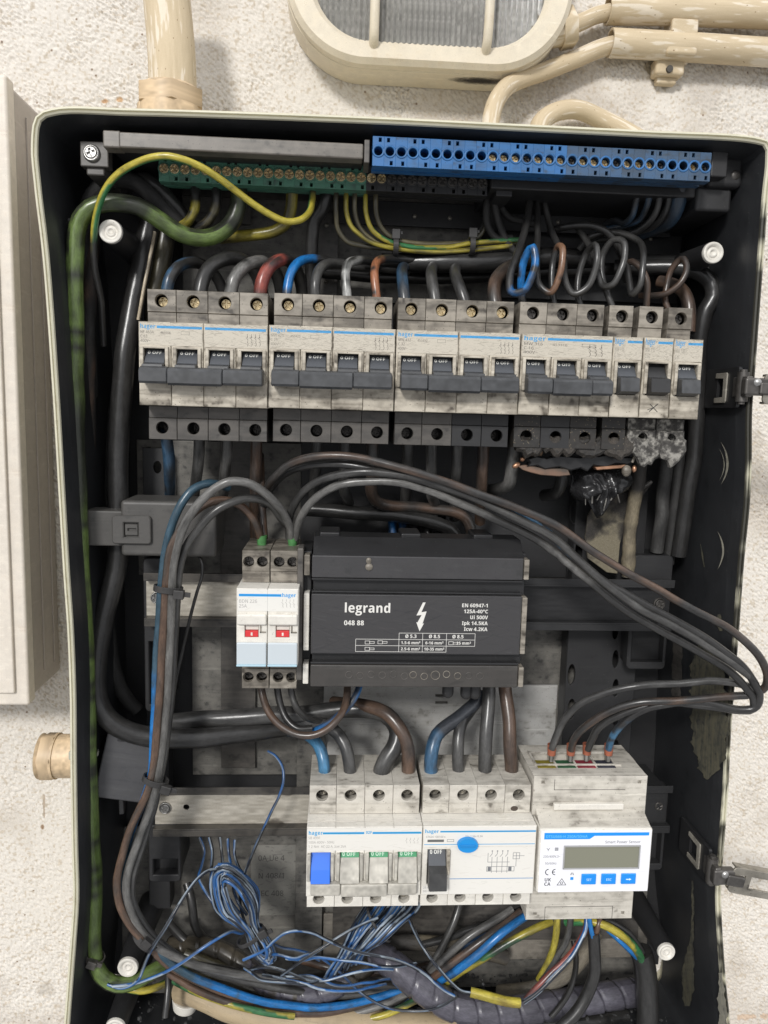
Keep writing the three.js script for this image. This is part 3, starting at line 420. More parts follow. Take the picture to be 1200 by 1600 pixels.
const labelArt = (o, n) => canvas(512, 176, (x, w, h) => {
  x.fillStyle = o.bg || 'rgb(186,179,165)'; x.fillRect(0, 0, w, h);
  x.fillStyle = o.blue || 'rgb(58,142,196)'; if (o.name) { x.fillRect(n === 1 ? 240 : 142, 22, w, 20); x.font = 'bold 46px sans-serif'; if (n === 1) x.font = 'bold 66px sans-serif'; x.fillText(o.name, 4, n === 1 ? 50 : 46); } else x.fillRect(0, 22, w - 8, 20);
  x.fillStyle = o.ink || 'rgba(62,58,54,0.85)'; x.font = n === 1 ? '50px sans-serif' : '30px sans-serif';
  (o.lines || []).forEach((t, i) => x.fillText(t, 6, (n === 1 ? 108 : 84) + i * (n === 1 ? 50 : 34)));
  if (o.ref) { x.font = '26px sans-serif'; x.fillText(o.ref, 170, 84); x.lineWidth = 2; x.strokeStyle = o.ink || 'rgba(62,58,54,0.7)'; x.strokeRect(340, 62, 70, 24); }
  if (o.poles) { x.strokeStyle = 'rgba(62,58,54,0.85)'; x.lineWidth = 3; for (let i = 0; i < o.poles; i++) { const q = w - 60 - (o.poles - 1 - i) * 34; x.beginPath(); x.moveTo(q, 64); x.lineTo(q, 84); x.moveTo(q - 12, 92); x.quadraticCurveTo(q + 14, 110, q, 128); x.quadraticCurveTo(q + 14, 140, q, 160); x.stroke(); x.fillStyle = 'rgba(62,58,54,0.9)'; x.fillRect(q - 4, 84, 8, 8); } }
  smudge(x, w, h, (o.dirt ?? 170) * 1.6, '62,56,48', 0.3, o.seed || 3); smudge(x, w, h * 0.2, 90, '40,36,32', 0.3, (o.seed || 3) + 31); smudge(x, w, h, 60, '235,228,210', 0.14, (o.seed || 3) + 9);
});
const offArt = (bg, ink, s, H = 141) => canvas(160, H, (x, w, h) => { x.fillStyle = bg; x.fillRect(0, 0, w, h); x.fillStyle = ink; x.font = 'bold 44px sans-serif'; x.fillText('0 OFF', 14, H < 100 ? 48 : 50); smudge(x, w, h, 40, '20,20,20', 0.3, s); });
const OFF = offArt('rgb(70,73,78)', 'rgb(214,214,208)', 5);
function toggleShape(w) { // a rocker pushed down
  return plate(shapeOf([[-8.6, 50], [8.2, 50], [8.2, 54.5], [-2, 60.5], [-3.4, 65.5], [-8, 66.4], [-10.2, 60]]), 0, w, 0.35).rotateY(-Math.PI / 2).applyMatrix4(new THREE.Matrix4().set(0, 0, 0, 0, 0, 0, 0, 0, 0, 0, 0, 0, 0, 0, 0, 1).identity());
}
// profile given as (y, z), drawn along x from x0 to x1
function prismX(pts, x0, x1, bevel = 0.3) { const g = plate(shapeOf(pts), 0, x1 - x0, bevel); const p = g.attributes.position; for (let i = 0; i < p.count; i++) { const y = p.getX(i), z = p.getY(i), x = p.getZ(i); p.setXYZ(i, x0 + x, y, z); } if (!g.index) { const a = p.array; } g.computeVertexNormals(); return g; }
function slopePrint(name, x0, x1, yT, zT, yB, zB, t, parent) { // a print lying on a sloped face
  const dy = yT - yB, dz = zT - zB, L = Math.hypot(dy, dz), g = new THREE.PlaneGeometry(x1 - x0, L);
  g.rotateX(Math.atan2(zT - zB, yT - yB)).translate((x0 + x1) / 2, (yT + yB) / 2 + 0.06, (zT + zB) / 2 + 0.14);
  return mesh(name, g, std({ map: t, roughness: 0.45 }), parent, { keepUV: true });
}
function breaker(label, n, xi, o) {
  const g = thing('circuit_breaker', label, 'circuit breaker', [-157.5 + xi * PW, 0, 0], 'modular breakers in the upper row'); g.position.y += (hash(xi, 3, 3) - 0.5) * 0.7 * MM; g.position.z += (hash(xi, 5, 3) - 0.5) * 0.6 * MM; g.rotation.z = (hash(xi, 7, 3) - 0.5) * 0.006;
  const mu = o.upper || M.tan, mf = o.front || M.cream;
  for (let i = 0; i < n; i++) {
    const x0 = i * PW + (i ? 0.12 : 0.3), x1 = (i + 1) * PW - (i < n - 1 ? 0.12 : 0.3), cx = (i + 0.5) * PW;
    const ut = mesh('upper_terminal', terminalBlock(x0 + (i ? 0 : 1.4), x1 - (i === n - 1 ? 1.4 : 0), 1, [cx + 0.6], 3.5), mu, g);
    screw(ut, cx + 0.6, 35.5, 39, 2.75, o.screw || M.brass);
    const fs = shapeOf([[x0, -22.4], [x1, -22.4], [x1, 22.4], [x0, 22.4]]); fs.holes.push(rectHole(cx - 5.9, cx + 5.9, -9.6, 8.4));
    const fc = mesh('front_cover', [plate(fs, 51, 58, 0.35), box(x0, x1, -22.4, 22.4, 2, 50, 0), box(x0, cx - 6, -22.4, 22.4, 50, 51.2, 0), box(cx + 6, x1, -22.4, 22.4, 50, 51.2, 0)], mf, g);
    mesh('window_frame', [box(cx - 7.6, cx - 5.7, -9, 9, 57, 59.6, 0.5), box(cx + 5.7, cx + 7.6, -9, 9, 57, 59.6, 0.5), box(cx - 7.6, cx + 7.6, 8.2, 9.3, 57, 59, 0.3)], mf, fc);
    const dead = o.dead;
    const tg = mesh('toggle', prismX([[-9.2, 50.2], [8.1, 50.2], [8.1, 54], [0.4, 59.4], [-0.6, 64.6], [-8, 65.6], [-9.4, 60]], cx - 5.5, cx + 5.5), dead ? M.black : M.toggle, g);
    if (!dead) slopePrint('toggle_print', cx - 5.2, cx + 5.2, 8, 54.07, 0.5, 59.35, OFF, tg);
    if (!o.lowerNone) {
      const lm = (o.lower && o.lower[i]) || M.dark;
      if (lm === M.ash) {
        const y0 = -38.5, pts = [[x0, -29.4]]; const k = 9; for (let q = 0; q <= k; q++) pts.push([lerp(x0, x1, q / k), y0 - 2.6 * hash(q, xi, 4) - (q % 3 ? 0 : 1.2)]); pts.push([x1, -29.4]);
        const s = shapeOf(pts.reverse()); s.holes.push(new THREE.Path(Array.from({ length: 11 }, (_, q) => { const a = -q / 11 * 6.283, r = 3.1 + 1.1 * hash(q, xi, 9); return new THREE.Vector2(cx + 0.4 + Math.cos(a) * r, -34 + Math.sin(a) * r * 1.1); })));
        const lt = mesh('lower_terminal', [plate(s, 39, 43.4, 0.9, 6), box(x0, x1, -29.6, -22.7, 2, 41.8, 0.6), box(x0 + 1, x1 - 1, -36, -29.6, 2, 33, 0.6)], lm, g, { uv: 0.035, label: 'melted lower terminal crusted with pale ash' });
        mesh('ash_drip', [0, 1, 2].map((q) => new THREE.IcosahedronGeometry(1.3 + hash(q, xi, 2), 2).scale(1, 1.4, 0.8).translate(x0 + 3 + q * 5.2, -39.4 - 1.5 * hash(q, xi, 7), 41)), M.ash, lt);
      } else {
        const lt = mesh('lower_terminal', terminalBlock(x0 + (i ? 0 : 1.4), x1 - (i === n - 1 ? 1.4 : 0), -1, [cx + 0.4], 3.4, { dy: 0.6 }), lm, g);
        screw(lt, cx + 0.4, -34.9, 29, 3, M.sootSteel);
      }
    }
  }
  if (n > 1) { // the bar that links the rockers, in overlapping lengths
    const cuts = n === 4 ? [[0, 1], [1, 2.66], [2.66, 4]] : [[0, 0.95], [0.95, 2.2], [2.2, 3]];
    cuts.forEach(([a, b], q) => mesh('linking_bar', prismX([[-1.4, 59.5], [-1.6 - q % 2 * 0.2, 65], [-2.6, 67.6 + (q % 2) * 0.5], [-4, 68.8 + (q % 2) * 0.5], [-9.6 - (q % 2) * 0.7, 68.8 + (q % 2) * 0.5], [-10.8 - (q % 2) * 0.7, 67.6], [-10.2, 59.5]], Math.max(2.6, a * PW + 0.1), Math.min(n * PW - 2.2, b * PW - 0.1), 0.45), M.toggle, g));
  }
  const lp = n >= 4 ? [[0, 2], [2, 4]] : n === 3 ? [[0, 3]] : [[0, 1]];
  lp.forEach(([a, b], q) => print('label_plate', a * PW + 0.8, b * PW - 0.8, 9.9, 21.9, 58.12, labelArt({ ...o.art, name: q ? null : 'hager', lines: q ? [] : o.art.lines, ref: q ? null : o.art.ref, poles: (q || n < 4) && n > 1 ? n : 0, seed: xi * 7 + q * 3 + 3 }, n === 1 ? 1 : 2), g, 0.55));
  return g;
}
breaker('four-pole breaker with linked off rockers and a scuffed scorched corner', 4, 0, { art: { lines: ['NF 463A', 'C 63', '400V~'], ref: '466606', dirt: 150 } });
breaker('four-pole breaker fed by bright blue, white and orange wires', 4, 4, { art: { lines: ['MW 425', 'C 25', '400V~'], ref: '453425', dirt: 240, ink: 'rgba(62,58,54,0.6)' } });
breaker('four-pole breaker marked MW 432, fed by four thick bent cables', 4, 8, { art: { lines: ['MW 432', 'C 32', '400V~'], ref: '453432', dirt: 120 }, upper: M.tan, lower: [M.dark, M.dark, M.black, M.black] });
breaker('three-pole breaker above the charred copper strip', 3, 12, { art: { lines: ['MW 316', 'C 16', '400V~'], ref: '453316', dirt: 150 }, lower: [M.scorch, M.black, M.scorch], screw: M.sootSteel });
breaker('single-pole breaker beside the three-pole one, rocker still reading off', 1, 15, { art: { lines: ['MW 116', 'C 16'], dirt: 220, ink: 'rgba(62,58,54,0.45)' }, lower: [M.scorch], screw: M.sootSteel });
{ // hand-drawn cross under the burnt rocker
  const b = breaker('single-pole breaker with blackened rocker and a cross drawn below it', 1, 16, { art: { lines: ['MW 110', 'C 10'], dirt: 260, ink: 'rgba(62,58,54,0.45)' }, lower: [M.ash], screw: M.sootSteel, dead: true });
  const p = new THREE.Group(); const st = std({ color: grey(0.03), roughness: 0.6 });
  mesh('pen_cross', [box(-3.2, 3.2, -0.22, 0.22, 0, 0.12, 0).rotateZ(0.75), box(-3, 3.4, -0.18, 0.18, 0, 0.14, 0).rotateZ(-0.75), box(-3.6, 0, -0.16, 0.16, 0, 0.1, 0).rotateZ(0.35)].map((q) => q.translate(8.2, -16.6, 58.02)), st, b);
}
breaker('single-pole breaker closing the end of the upper row', 1, 17, { art: { lines: ['MW 106', 'C 6'], dirt: 200, ink: 'rgba(62,58,54,0.45)' }, lower: [M.ash], screw: M.sootSteel });

{ // two-pole disconnecting unit of the middle row
  const g = thing('two_pole_breaker', 'narrow white two-pole breaker with two red flags beside the black block', 'circuit breaker', [-103.9, -145.8, 6]);
  for (const k of [0, 1]) for (const dir of [1, -1]) { const x0 = k * PW + 0.3, x1 = (k + 1) * PW - 0.3; const t = mesh(dir > 0 ? 'upper_terminal' : 'lower_terminal', terminalBlock(x0 + (k ? 0 : 1.2), x1 - (k ? 1.2 : 0), dir, [x0 + 4.9, x1 - 4.2], 3.1, { dy: dir > 0 ? -0.6 : 0.8 }), M.tan, g); for (const x of [x0 + 4.9, x1 - 4.2]) screw(t, x, dir * 34.6, 38.5, 2.8, M.sootSteel); }
  for (const k of [0, 1]) {
    const x0 = k * PW + 0.15, x1 = (k + 1) * PW - 0.15;
    const fs = shapeOf([[x0, -22.4], [x1, -22.4], [x1, 22.4], [x0, 22.4]]); fs.holes.push(rectHole(x0 + 4.6, x0 + 12.4, -6, 1));
    const f = mesh('front_cover', [plate(fs, 54, 58, 0.35), box(x0, x1, -22.4, 22.4, 2, 54.2, 0)], M.white, g);
    mesh('upper_ledge', box(x0 + 0.2, x1 - 0.2, 1.6, 8, 57.6, 60.4, 1.6), M.white, f);
    mesh('red_flag', box(x0 + 4.8, x0 + 12.2, -5.8, -2.2, 54, 57.6, 0.3), std({ color: rgb(0.6, 0.035, 0.04), roughness: 0.4 }), g);
    mesh('flag_mark', box(x0 + 8, x0 + 9, -5, -3.2, 57.6, 57.75, 0), M.white, g);
    mesh('flag_window', box(x0 + 4.8, x0 + 12.2, -2, 0.9, 54, 56.4, 0.3), M.white, g);
    mesh('clear_cover', box(x0 + 0.2, x1 - 0.2, -21.6, -8.6, 57.9, 60, 0.8), new THREE.MeshPhysicalMaterial({ color: rgb(0.5, 0.55, 0.58), roughness: 0.25, clearcoat: 0.4 }), g);
    mesh('cover_edge', box(x0 + 0.2, x1 - 0.2, -22.3, -21.2, 58, 61, 0.4), new THREE.MeshPhysicalMaterial({ color: rgb(0.36, 0.52, 0.6), roughness: 0.2, clearcoat: 0.6 }), g);
    mesh('corner_tab', [box(x1 - 4, x1 - 3.2, -3.2, 1, 58, 58.5, 0.1), box(x1 - 4, x1 - 0.6, -3.2, -2.4, 58, 58.5, 0.1)], M.tan, f);
  }
  const a = canvas(512, 190, (x, w, h) => { x.fillStyle = 'rgb(214,212,206)'; x.fillRect(0, 0, w, h); x.fillStyle = 'rgb(20,136,206)'; x.fillRect(10, 40, 362, 22); x.fillRect(362, 46, 12, 12); x.font = 'bold 44px sans-serif'; x.fillText(':hager', 366, 64); x.fillStyle = 'rgba(120,118,116,0.7)'; x.font = '40px sans-serif'; x.fillText('BDN 226', 10, 118); x.fillText('25A', 10, 160); x.strokeStyle = 'rgba(110,108,104,0.7)'; x.lineWidth = 3; for (let i = 0; i < 4; i++) { const q = 386 + i * 32; x.beginPath(); x.moveTo(q, 84); x.lineTo(q, 104); x.moveTo(q - 10, 110); x.quadraticCurveTo(q + 12, 124, q, 140); x.lineTo(q + 6, 156); x.stroke(); } x.fillStyle = 'rgba(90,90,90,.5)'; x.fillRect(254, 0, 2, h); smudge(x, w, h, 60, '110,104,96', 0.14, 6); });
  print('label_plate', 0.8, 2 * PW - 0.8, 9.4, 22, 58.15, a, g);
}
{ // distribution block
  const z = 50, q = rect(486, 930, 822, 1022, z + 6), q1 = rect(486, 870, 822, 905, z + 6), q3 = rect(486, 1040, 822, 1074, z + 6), w = q[1] - q[0];
  const g = thing('distribution_block', 'long black distribution block with white printed table on its cover', 'terminal block', [(q[0] + q[1]) / 2, (q3[2] + q1[3]) / 2, 6]);
  const cy = (q3[2] + q1[3]) / 2, X = w / 2, f = M.blackGloss, cover = std({ map: grime([66, 65, 66], [46, 46, 47], 0.45, { seed: 141, streak: 0.8 }), roughness: 0.27 });
  const yt = q1[3] - cy, yb = q3[2] - cy, y1 = q1[2] - cy, y2 = q[3] - cy, y3 = q[2] - cy, y4 = q3[3] - cy;
  mesh('block_body', box(-X + 0.5, X - 0.5, yb + 1, yt + 2, 0, 44, 1), f, g);
  mesh('upper_panel', box(-X, X - 3.2, y1, yt, 44, z, 0.8), cover, g);
  mesh('sloped_top', prismX([[yt, z - 0.6], [yt + 9, z - 12], [yt + 9, 20], [yt - 1, 20]], -X + 0.5, X - 3), f, g);
  mesh('label_panel', box(-X, X - 3.2, y3, y2, 44, z + 0.6, 0.6), cover, g); mesh('lower_panel', box(-X, X - 3.2, yb, y4, 44, z, 0.8), std({ map: grime([74, 71, 68], [48, 46, 44], 0.5, { seed: 143, streak: 0.9 }), roughness: 0.4 }), g);
  for (const [a, b, m] of [[y1, yt, M.metalDark], [y3, y2, M.metalDark], [yb, y4, M.metalDark]]) { mesh('end_cap', box(X - 3, X, a + 0.6, b - 0.6, 40, z + 0.8, 0.5), M.tan, g); mesh('end_cap', box(-X - 4.5, -X - 1.2, a + 0.6, b - 0.6, 34, z - 3, 0.5), a === y1 ? M.tan : M.nylon, g); }
  mesh('end_bracket', box(-X - 7, -X - 0.4, yb, yt, 0, 38, 0.6), M.black, g); mesh('end_rail', box(-X - 8.6, -X - 5, yb + 2, yt + 3, 30, 45, 0.8), M.dark, g);
  const ridge = join([box(-X, X - 3, y1 - 1.6, y1 - 0.4, 44, z - 1, 0.3), box(-X, X - 3, y2 + 0.3, y2 + 1.3, 44, z - 2, 0.3), box(-X, X - 3, y3 - 1.2, y3 - 0.2, 44, z - 2, 0.3), box(-X, X - 3, y4 + 0.2, y4 + 1.4, 44, z - 1, 0.3)]); mesh('cover_ridge', ridge, f, g);
  for (const px of [515, 642, 755]) { const p = at(px, 848, 40); mesh('top_latch', box(p.x - (q[0] + q[1]) / 2 - 6, p.x - (q[0] + q[1]) / 2 + 6, yt + 7, yt + 11, 12, 34, 1), M.blackGloss, g); }
  { const p = at(577, 881, z + 7); mesh('melted_bead', [new THREE.IcosahedronGeometry(2.2, 2).scale(1, 1, 0.6).translate(p.x - (q[0] + q[1]) / 2, p.y - cy - 2, z + 0.2), new THREE.IcosahedronGeometry(1.6, 2).scale(1, 1.2, 0.6).translate(p.x - (q[0] + q[1]) / 2 - 0.3, p.y - cy + 1.6, z + 0.2)], M.tan, g); }
  // brass screws seen faintly behind the lower panel: rings melted into its surface
  for (let i = 0; i < 13; i++) { const p = at(545 + i * 17.4 - (i > 5 ? 4 : 0), 1055, z + 6); mesh('ring_mark', new THREE.TorusGeometry(i === 8 ? 2.6 : 2, 0.22, 6, 18).translate(p.x - (q[0] + q[1]) / 2, p.y - cy + (hash(i, 1, 1) - 0.5) * 1.4, z + 0.05), i > 5 && i < 11 ? M.tan : M.dark, g); }
  const a = canvas(1360, 370, (x, W, H) => {
    x.fillStyle = 'rgb(58,57,58)'; x.fillRect(0, 0, W, H); smudge(x, W, H, 420, '34,34,36', 0.22, 7); smudge(x, W, H, 160, '120,118,114', 0.09, 12);
    const ink = 'rgb(214,212,206)'; x.fillStyle = ink; x.strokeStyle = ink; x.font = 'bold 84px sans-serif'; x.fillText('legrand', 200, 106, 316); x.font = 'bold 44px sans-serif'; x.fillText('048 88', 202, 190);
    x.beginPath(); [[716, 36], [676, 122], [710, 118], [684, 168], [676, 164], [700, 226], [728, 172], [718, 176], [742, 94], [708, 100], [734, 36]].forEach(([p, r], i) => (i ? x.lineTo(p, r) : x.moveTo(p, r))); x.fill();
    x.textAlign = 'right'; x.font = 'bold 34px sans-serif'; ['EN 60947-1', '125A-40°C', 'Ui 500V', 'Ipk 14.5KA', 'Icw 4.2KA'].forEach((s, i) => x.fillText(s, 1150, 64 + i * 39)); x.textAlign = 'center';
    x.lineWidth = 3; const X0 = [282, 566, 722, 880, 1070], Y0 = [238, 280, 322, 362];
    const L = (a, b, c, d) => { x.beginPath(); x.moveTo(a, b); x.lineTo(c, d); x.stroke(); };
    L(X0[1], Y0[0], X0[4], Y0[0]); L(X0[0], Y0[1], X0[4], Y0[1]); L(X0[0], Y0[2], X0[4], Y0[2]); L(X0[0], Y0[3], X0[3], Y0[3]); L(X0[0], Y0[1], X0[0], Y0[3]); L(X0[1], Y0[0], X0[1], Y0[3]); L(X0[2], Y0[0], X0[2], Y0[3]); L(X0[3], Y0[0], X0[3], Y0[3]); L(X0[4], Y0[0], X0[4], Y0[2]);
    x.font = 'bold 32px sans-serif'; x.fillText('Ø 5.3', 644, 270); x.fillText('Ø 8.5', 800, 270); x.fillText('Ø 8.5', 956, 270); x.font = 'bold 27px sans-serif'; x.fillText('1.5-6 mm²', 644, 311); x.fillText('6-16 mm²', 801, 311); x.fillText('25 mm²', 996, 311); x.fillText('2.5-6 mm²', 644, 352); x.fillText('10-35 mm²', 801, 352);
    for (const [p, r] of [[344, 292], [428, 290], [344, 334], [896, 292]]) { x.strokeRect(p, r, 30, 20); x.strokeRect(p + 30, r + 4, 30, 12); }
  });
  print('cover_print', -X + 1, X - 4.4, y3 + 0.8, y2 - 0.8, z + 0.75, a, g, 0.38);
}
function bigTerminals(g, n, dir, m, sm, o = {}) { for (let i = 0; i < n; i++) { const x0 = i * PW + (i ? 0.1 : 0.3), x1 = (i + 1) * PW - (i < n - 1 ? 0.1 : 0.3), cx = (i + 0.5) * PW; const t = mesh(dir > 0 ? 'upper_terminal' : 'lower_terminal', terminalBlock(x0 + (i ? 0 : 0.8), x1 - (i === n - 1 ? 0.8 : 0), dir, [cx], 3.7, { step: 43.4, dy: dir > 0 ? -0.6 : 1.6 }), m, g); screw(t, cx, dir > 0 ? 34.9 : -33.8, 37, 3.5, sm); } }
function shallowTerminals(g, sm) { for (let i = 0; i < 4; i++) { const x0 = i * PW + (i ? 0.1 : 0.6), x1 = (i + 1) * PW - (i < 3 ? 0.1 : 0.6), cx = (i + 0.45) * PW, s = shapeOf([[x0, -33], [x1, -33], [x1, -22.6], [x0, -22.6]]); s.holes.push(circleHole(cx, -27.8, 3.5)); const t = mesh('lower_terminal', [plate(s, 49, 53, 0.3, 14), box(x0, x1, -33, -22.6, 2, 44, 0), box(x0, x1, -33, -31.8, 44, 49.2, 0), box(x0, x0 + 1.2, -33, -22.6, 44, 49.2, 0), box(x1 - 1.2, x1, -33, -22.6, 44, 49.2, 0), box(x0 + 1, x1 - 1, -41, -33, 2, 38, 0.4)], M.white, g); screw(t, cx, -27.8, 47.6, 3.1, sm); } }
{ // main isolator
  const g = thing('main_isolator', 'white four-pole isolator with one blue and three green-banded switches', 'switch', [-62.8, -292.6, 1]);
  bigTerminals(g, 4, 1, M.whiteSoot, M.metal); shallowTerminals(g, M.metal);
  const blueM = std({ color: rgb(0.012, 0.13, 0.62), roughness: 0.4 }), gt = offArt('rgb(58,142,96)', 'rgb(190,214,196)', 8, 60), pale = std({ color: rgb(0.6, 0.57, 0.5), map: T.grain, roughness: 0.5 });
  for (let i = 0; i < 4; i++) {
    const x0 = i * PW + (i ? 0.08 : 0.25), x1 = (i + 1) * PW - (i < 3 ? 0.08 : 0.25), cx = (i + 0.5) * PW, fs = shapeOf([[x0, -22.4], [x1, -22.4], [x1, 22.4], [x0, 22.4]]); fs.holes.push(rectHole(cx - 6, cx + 6, -12, 6));
    const f = mesh('front_cover', [plate(fs, 52, 58, 0.35), box(x0, x1, -22.4, 22.4, 2, 51, 0)], M.white, g); mesh('window_frame', [box(cx - 8, cx - 6, -11.6, 6, 57.4, 60.2, 0.6), box(cx + 6, cx + 8, -11.6, 6, 57.4, 60.2, 0.6)], pale, f);
    const t = mesh('toggle', prismX([[-11.8, 50.6], [6, 50.6], [6, 55], [-4, 60], [-11, 63], [-11.8, 60]], cx - 5.8, cx + 5.8), i ? pale : blueM, g); if (i) slopePrint('off_band', cx - 5.6, cx + 5.6, 5.9, 55.1, 2.2, 57, gt, t);
  }
  mesh('linking_bar', box(3, 21, -19, -11.6, 58, 63, 1), pale, g); mesh('linking_bar', box(21.2, 49, -19.6, -11.6, 58, 63.6, 1), pale, g); mesh('linking_bar', box(49.2, 67, -19, -11.6, 58, 63, 1), pale, g);
  const a = canvas(1024, 200, (x, w, h) => { x.fillStyle = 'rgb(214,211,204)'; x.fillRect(0, 0, w, h); x.fillStyle = 'rgb(30,140,196)'; x.font = 'bold 46px sans-serif'; x.fillText('hager', 8, 58); x.fillRect(136, 36, 370, 18); x.fillRect(580, 36, 440, 18); x.font = 'bold 34px sans-serif'; x.fillText('02F', 520, 52); x.fillStyle = 'rgba(130,126,122,0.8)'; x.font = '30px sans-serif'; x.fillText('SB 499F', 8, 96); x.fillText('100A 400V~ 50Hz', 8, 136); x.fillText('1 2 Nm  AC-22 A  Icw 2kA', 8, 174); x.strokeStyle = 'rgba(130,126,122,.8)'; x.lineWidth = 3; for (let i = 0; i < 4; i++) { const q = 890 + i * 34; x.beginPath(); x.moveTo(q, 90); x.lineTo(q, 104); x.lineTo(q - 10, 120); x.moveTo(q, 122); x.lineTo(q, 140); x.stroke(); } smudge(x, w, h, 120, '130,124,114', 0.14, 4); });
  print('label_plate', 0.6, 4 * PW - 0.6, 7.4, 21.8, 58.15, a, g);
}
{ // residual current device
  const g = thing('residual_current_device', 'white four-pole residual current device with blue oval test button and dark rocker', 'switch', [-62.8 + 70, -292.6, 1]);
  bigTerminals(g, 4, 1, M.whiteSoot, M.metal); shallowTerminals(g, M.sootSteel);
  const fs = shapeOf([[0.2, -22.4], [69.8, -22.4], [69.8, 22.4], [0.2, 22.4]]); fs.holes.push(rectHole(3.4, 15, -15.4, 7.4));
  const f = mesh('front_cover', [plate(fs, 52, 58, 0.4), box(0.2, 69.8, -22.4, 22.4, 2, 51, 0)], M.white, g); mesh('window_frame', box(15, 17, -8, 8, 57, 60.5, 0.6), M.cream, f);
  const t = mesh('toggle', prismX([[-15, 50.6], [7.2, 50.6], [7.2, 55], [-2, 60], [-4, 65], [-14, 67], [-15, 62]], 3.8, 14.6), std({ color: grey(0.06), map: T.grain, roughness: 0.45 }), g); slopePrint('toggle_print', 4, 14.4, 7.1, 55.05, -1.8, 60, OFF, t);
  const ink = 'rgba(96,98,102,0.9)', a = (X0, X1, Y0, Y1, draw) => canvas(Math.round((X1 - X0) * 16), Math.round((Y1 - Y0) * 16), (x, w, h) => { x.fillStyle = 'rgb(216,213,206)'; x.fillRect(0, 0, w, h); x.scale(16, 16); x.translate(-X0, 0); draw(x, (y) => Y1 - y); x.setTransform(1, 0, 0, 1, 0, 0); smudge(x, w, h, 90, '130,124,114', 0.1, 14); });
  print('label_plate', 0.8, 69.2, 9.3, 22, 58.15, a(0.8, 69.2, 9.3, 22, (x, Y) => { x.fillStyle = 'rgb(30,140,196)'; x.font = 'bold 3.1px sans-serif'; x.fillText('hager', 1.2, Y(18.4)); x.fillRect(10.6, Y(19.6), 58.8, 1); x.fillRect(1, Y(11), 68, 0.4); x.fillStyle = ink; x.font = '1.7px sans-serif'; x.fillText('CFX24 100100 s', 2, Y(15.6)); x.fillText('I∆n 1 I∆n 0.3A', 26, Y(15.8)); x.fillStyle = 'rgb(96,96,94)'; x.fillRect(3, Y(14), 10, 1.6); x.strokeStyle = ink; x.lineWidth = 0.25; x.strokeRect(15, Y(14), 4, 1.4); }), g);
  print('wiring_print', 17.4, 69.2, -21.8, 9, 58.15, a(17.4, 69.2, -21.8, 9, (x, Y) => { x.strokeStyle = ink; x.lineWidth = 0.28; const L = (...p) => { x.beginPath(); for (let i = 0; i < p.length; i += 2) i ? x.lineTo(p[i], Y(p[i + 1])) : x.moveTo(p[i], Y(p[i + 1])); x.stroke(); }; for (let i = 0; i < 4; i++) { const q = 43 + i * 3.2; L(q, 6, q, 4.4, q - 1.4, 2.6); L(q, 2.4, q, -8); x.fillStyle = ink; x.fillRect(q - 0.4, Y(6.6), 0.8, 0.6); } L(40.5, 5, 40.5, -1, 54, -1); L(40, -4, 57, -4, 57, -7, 40, -7, 40, -4); x.fillRect(40.6, Y(-4.2), 2, 2.6); x.fillRect(53.4, Y(-4.2), 2, 2.6); L(56, 1, 60, 1, 60, 5, 56, 5, 56, 1); L(56, 3, 63, 3); L(58, 5, 58, -4); x.fillStyle = 'rgb(30,110,176)'; x.fillRect(17, Y(-11.6), 60, 0.36); }), g);
  print('lower_print', 0.8, 17, -21.8, -16, 58.15, a(0.8, 17, -21.8, -16, (x, Y) => { x.fillStyle = ink; x.font = '1.8px sans-serif'; x.fillText('25 A', 1.4, Y(-17.6)); x.fillText('Im = 630 A', 1.4, Y(-20)); }), g);
  mesh('test_button', new THREE.CylinderGeometry(6.2, 6.4, 3, 32).rotateX(Math.PI / 2).scale(1, 0.72, 1).translate(27.4, 11.2, 59.2), std({ color: rgb(0.01, 0.24, 0.6), roughness: 0.35 }), g); mesh('button_flat', box(22.6, 32.2, 10.2, 12.2, 60.6, 61.2, 0.3), std({ color: rgb(0.01, 0.2, 0.52), roughness: 0.35 }), g);
  mesh('heat_stain', new THREE.CircleGeometry(1.7, 14).scale(1.4, 1, 1).translate(59, 25.6, 43.46), std({ color: rgb(0.06, 0.045, 0.035), roughness: 0.8 }), g);
}
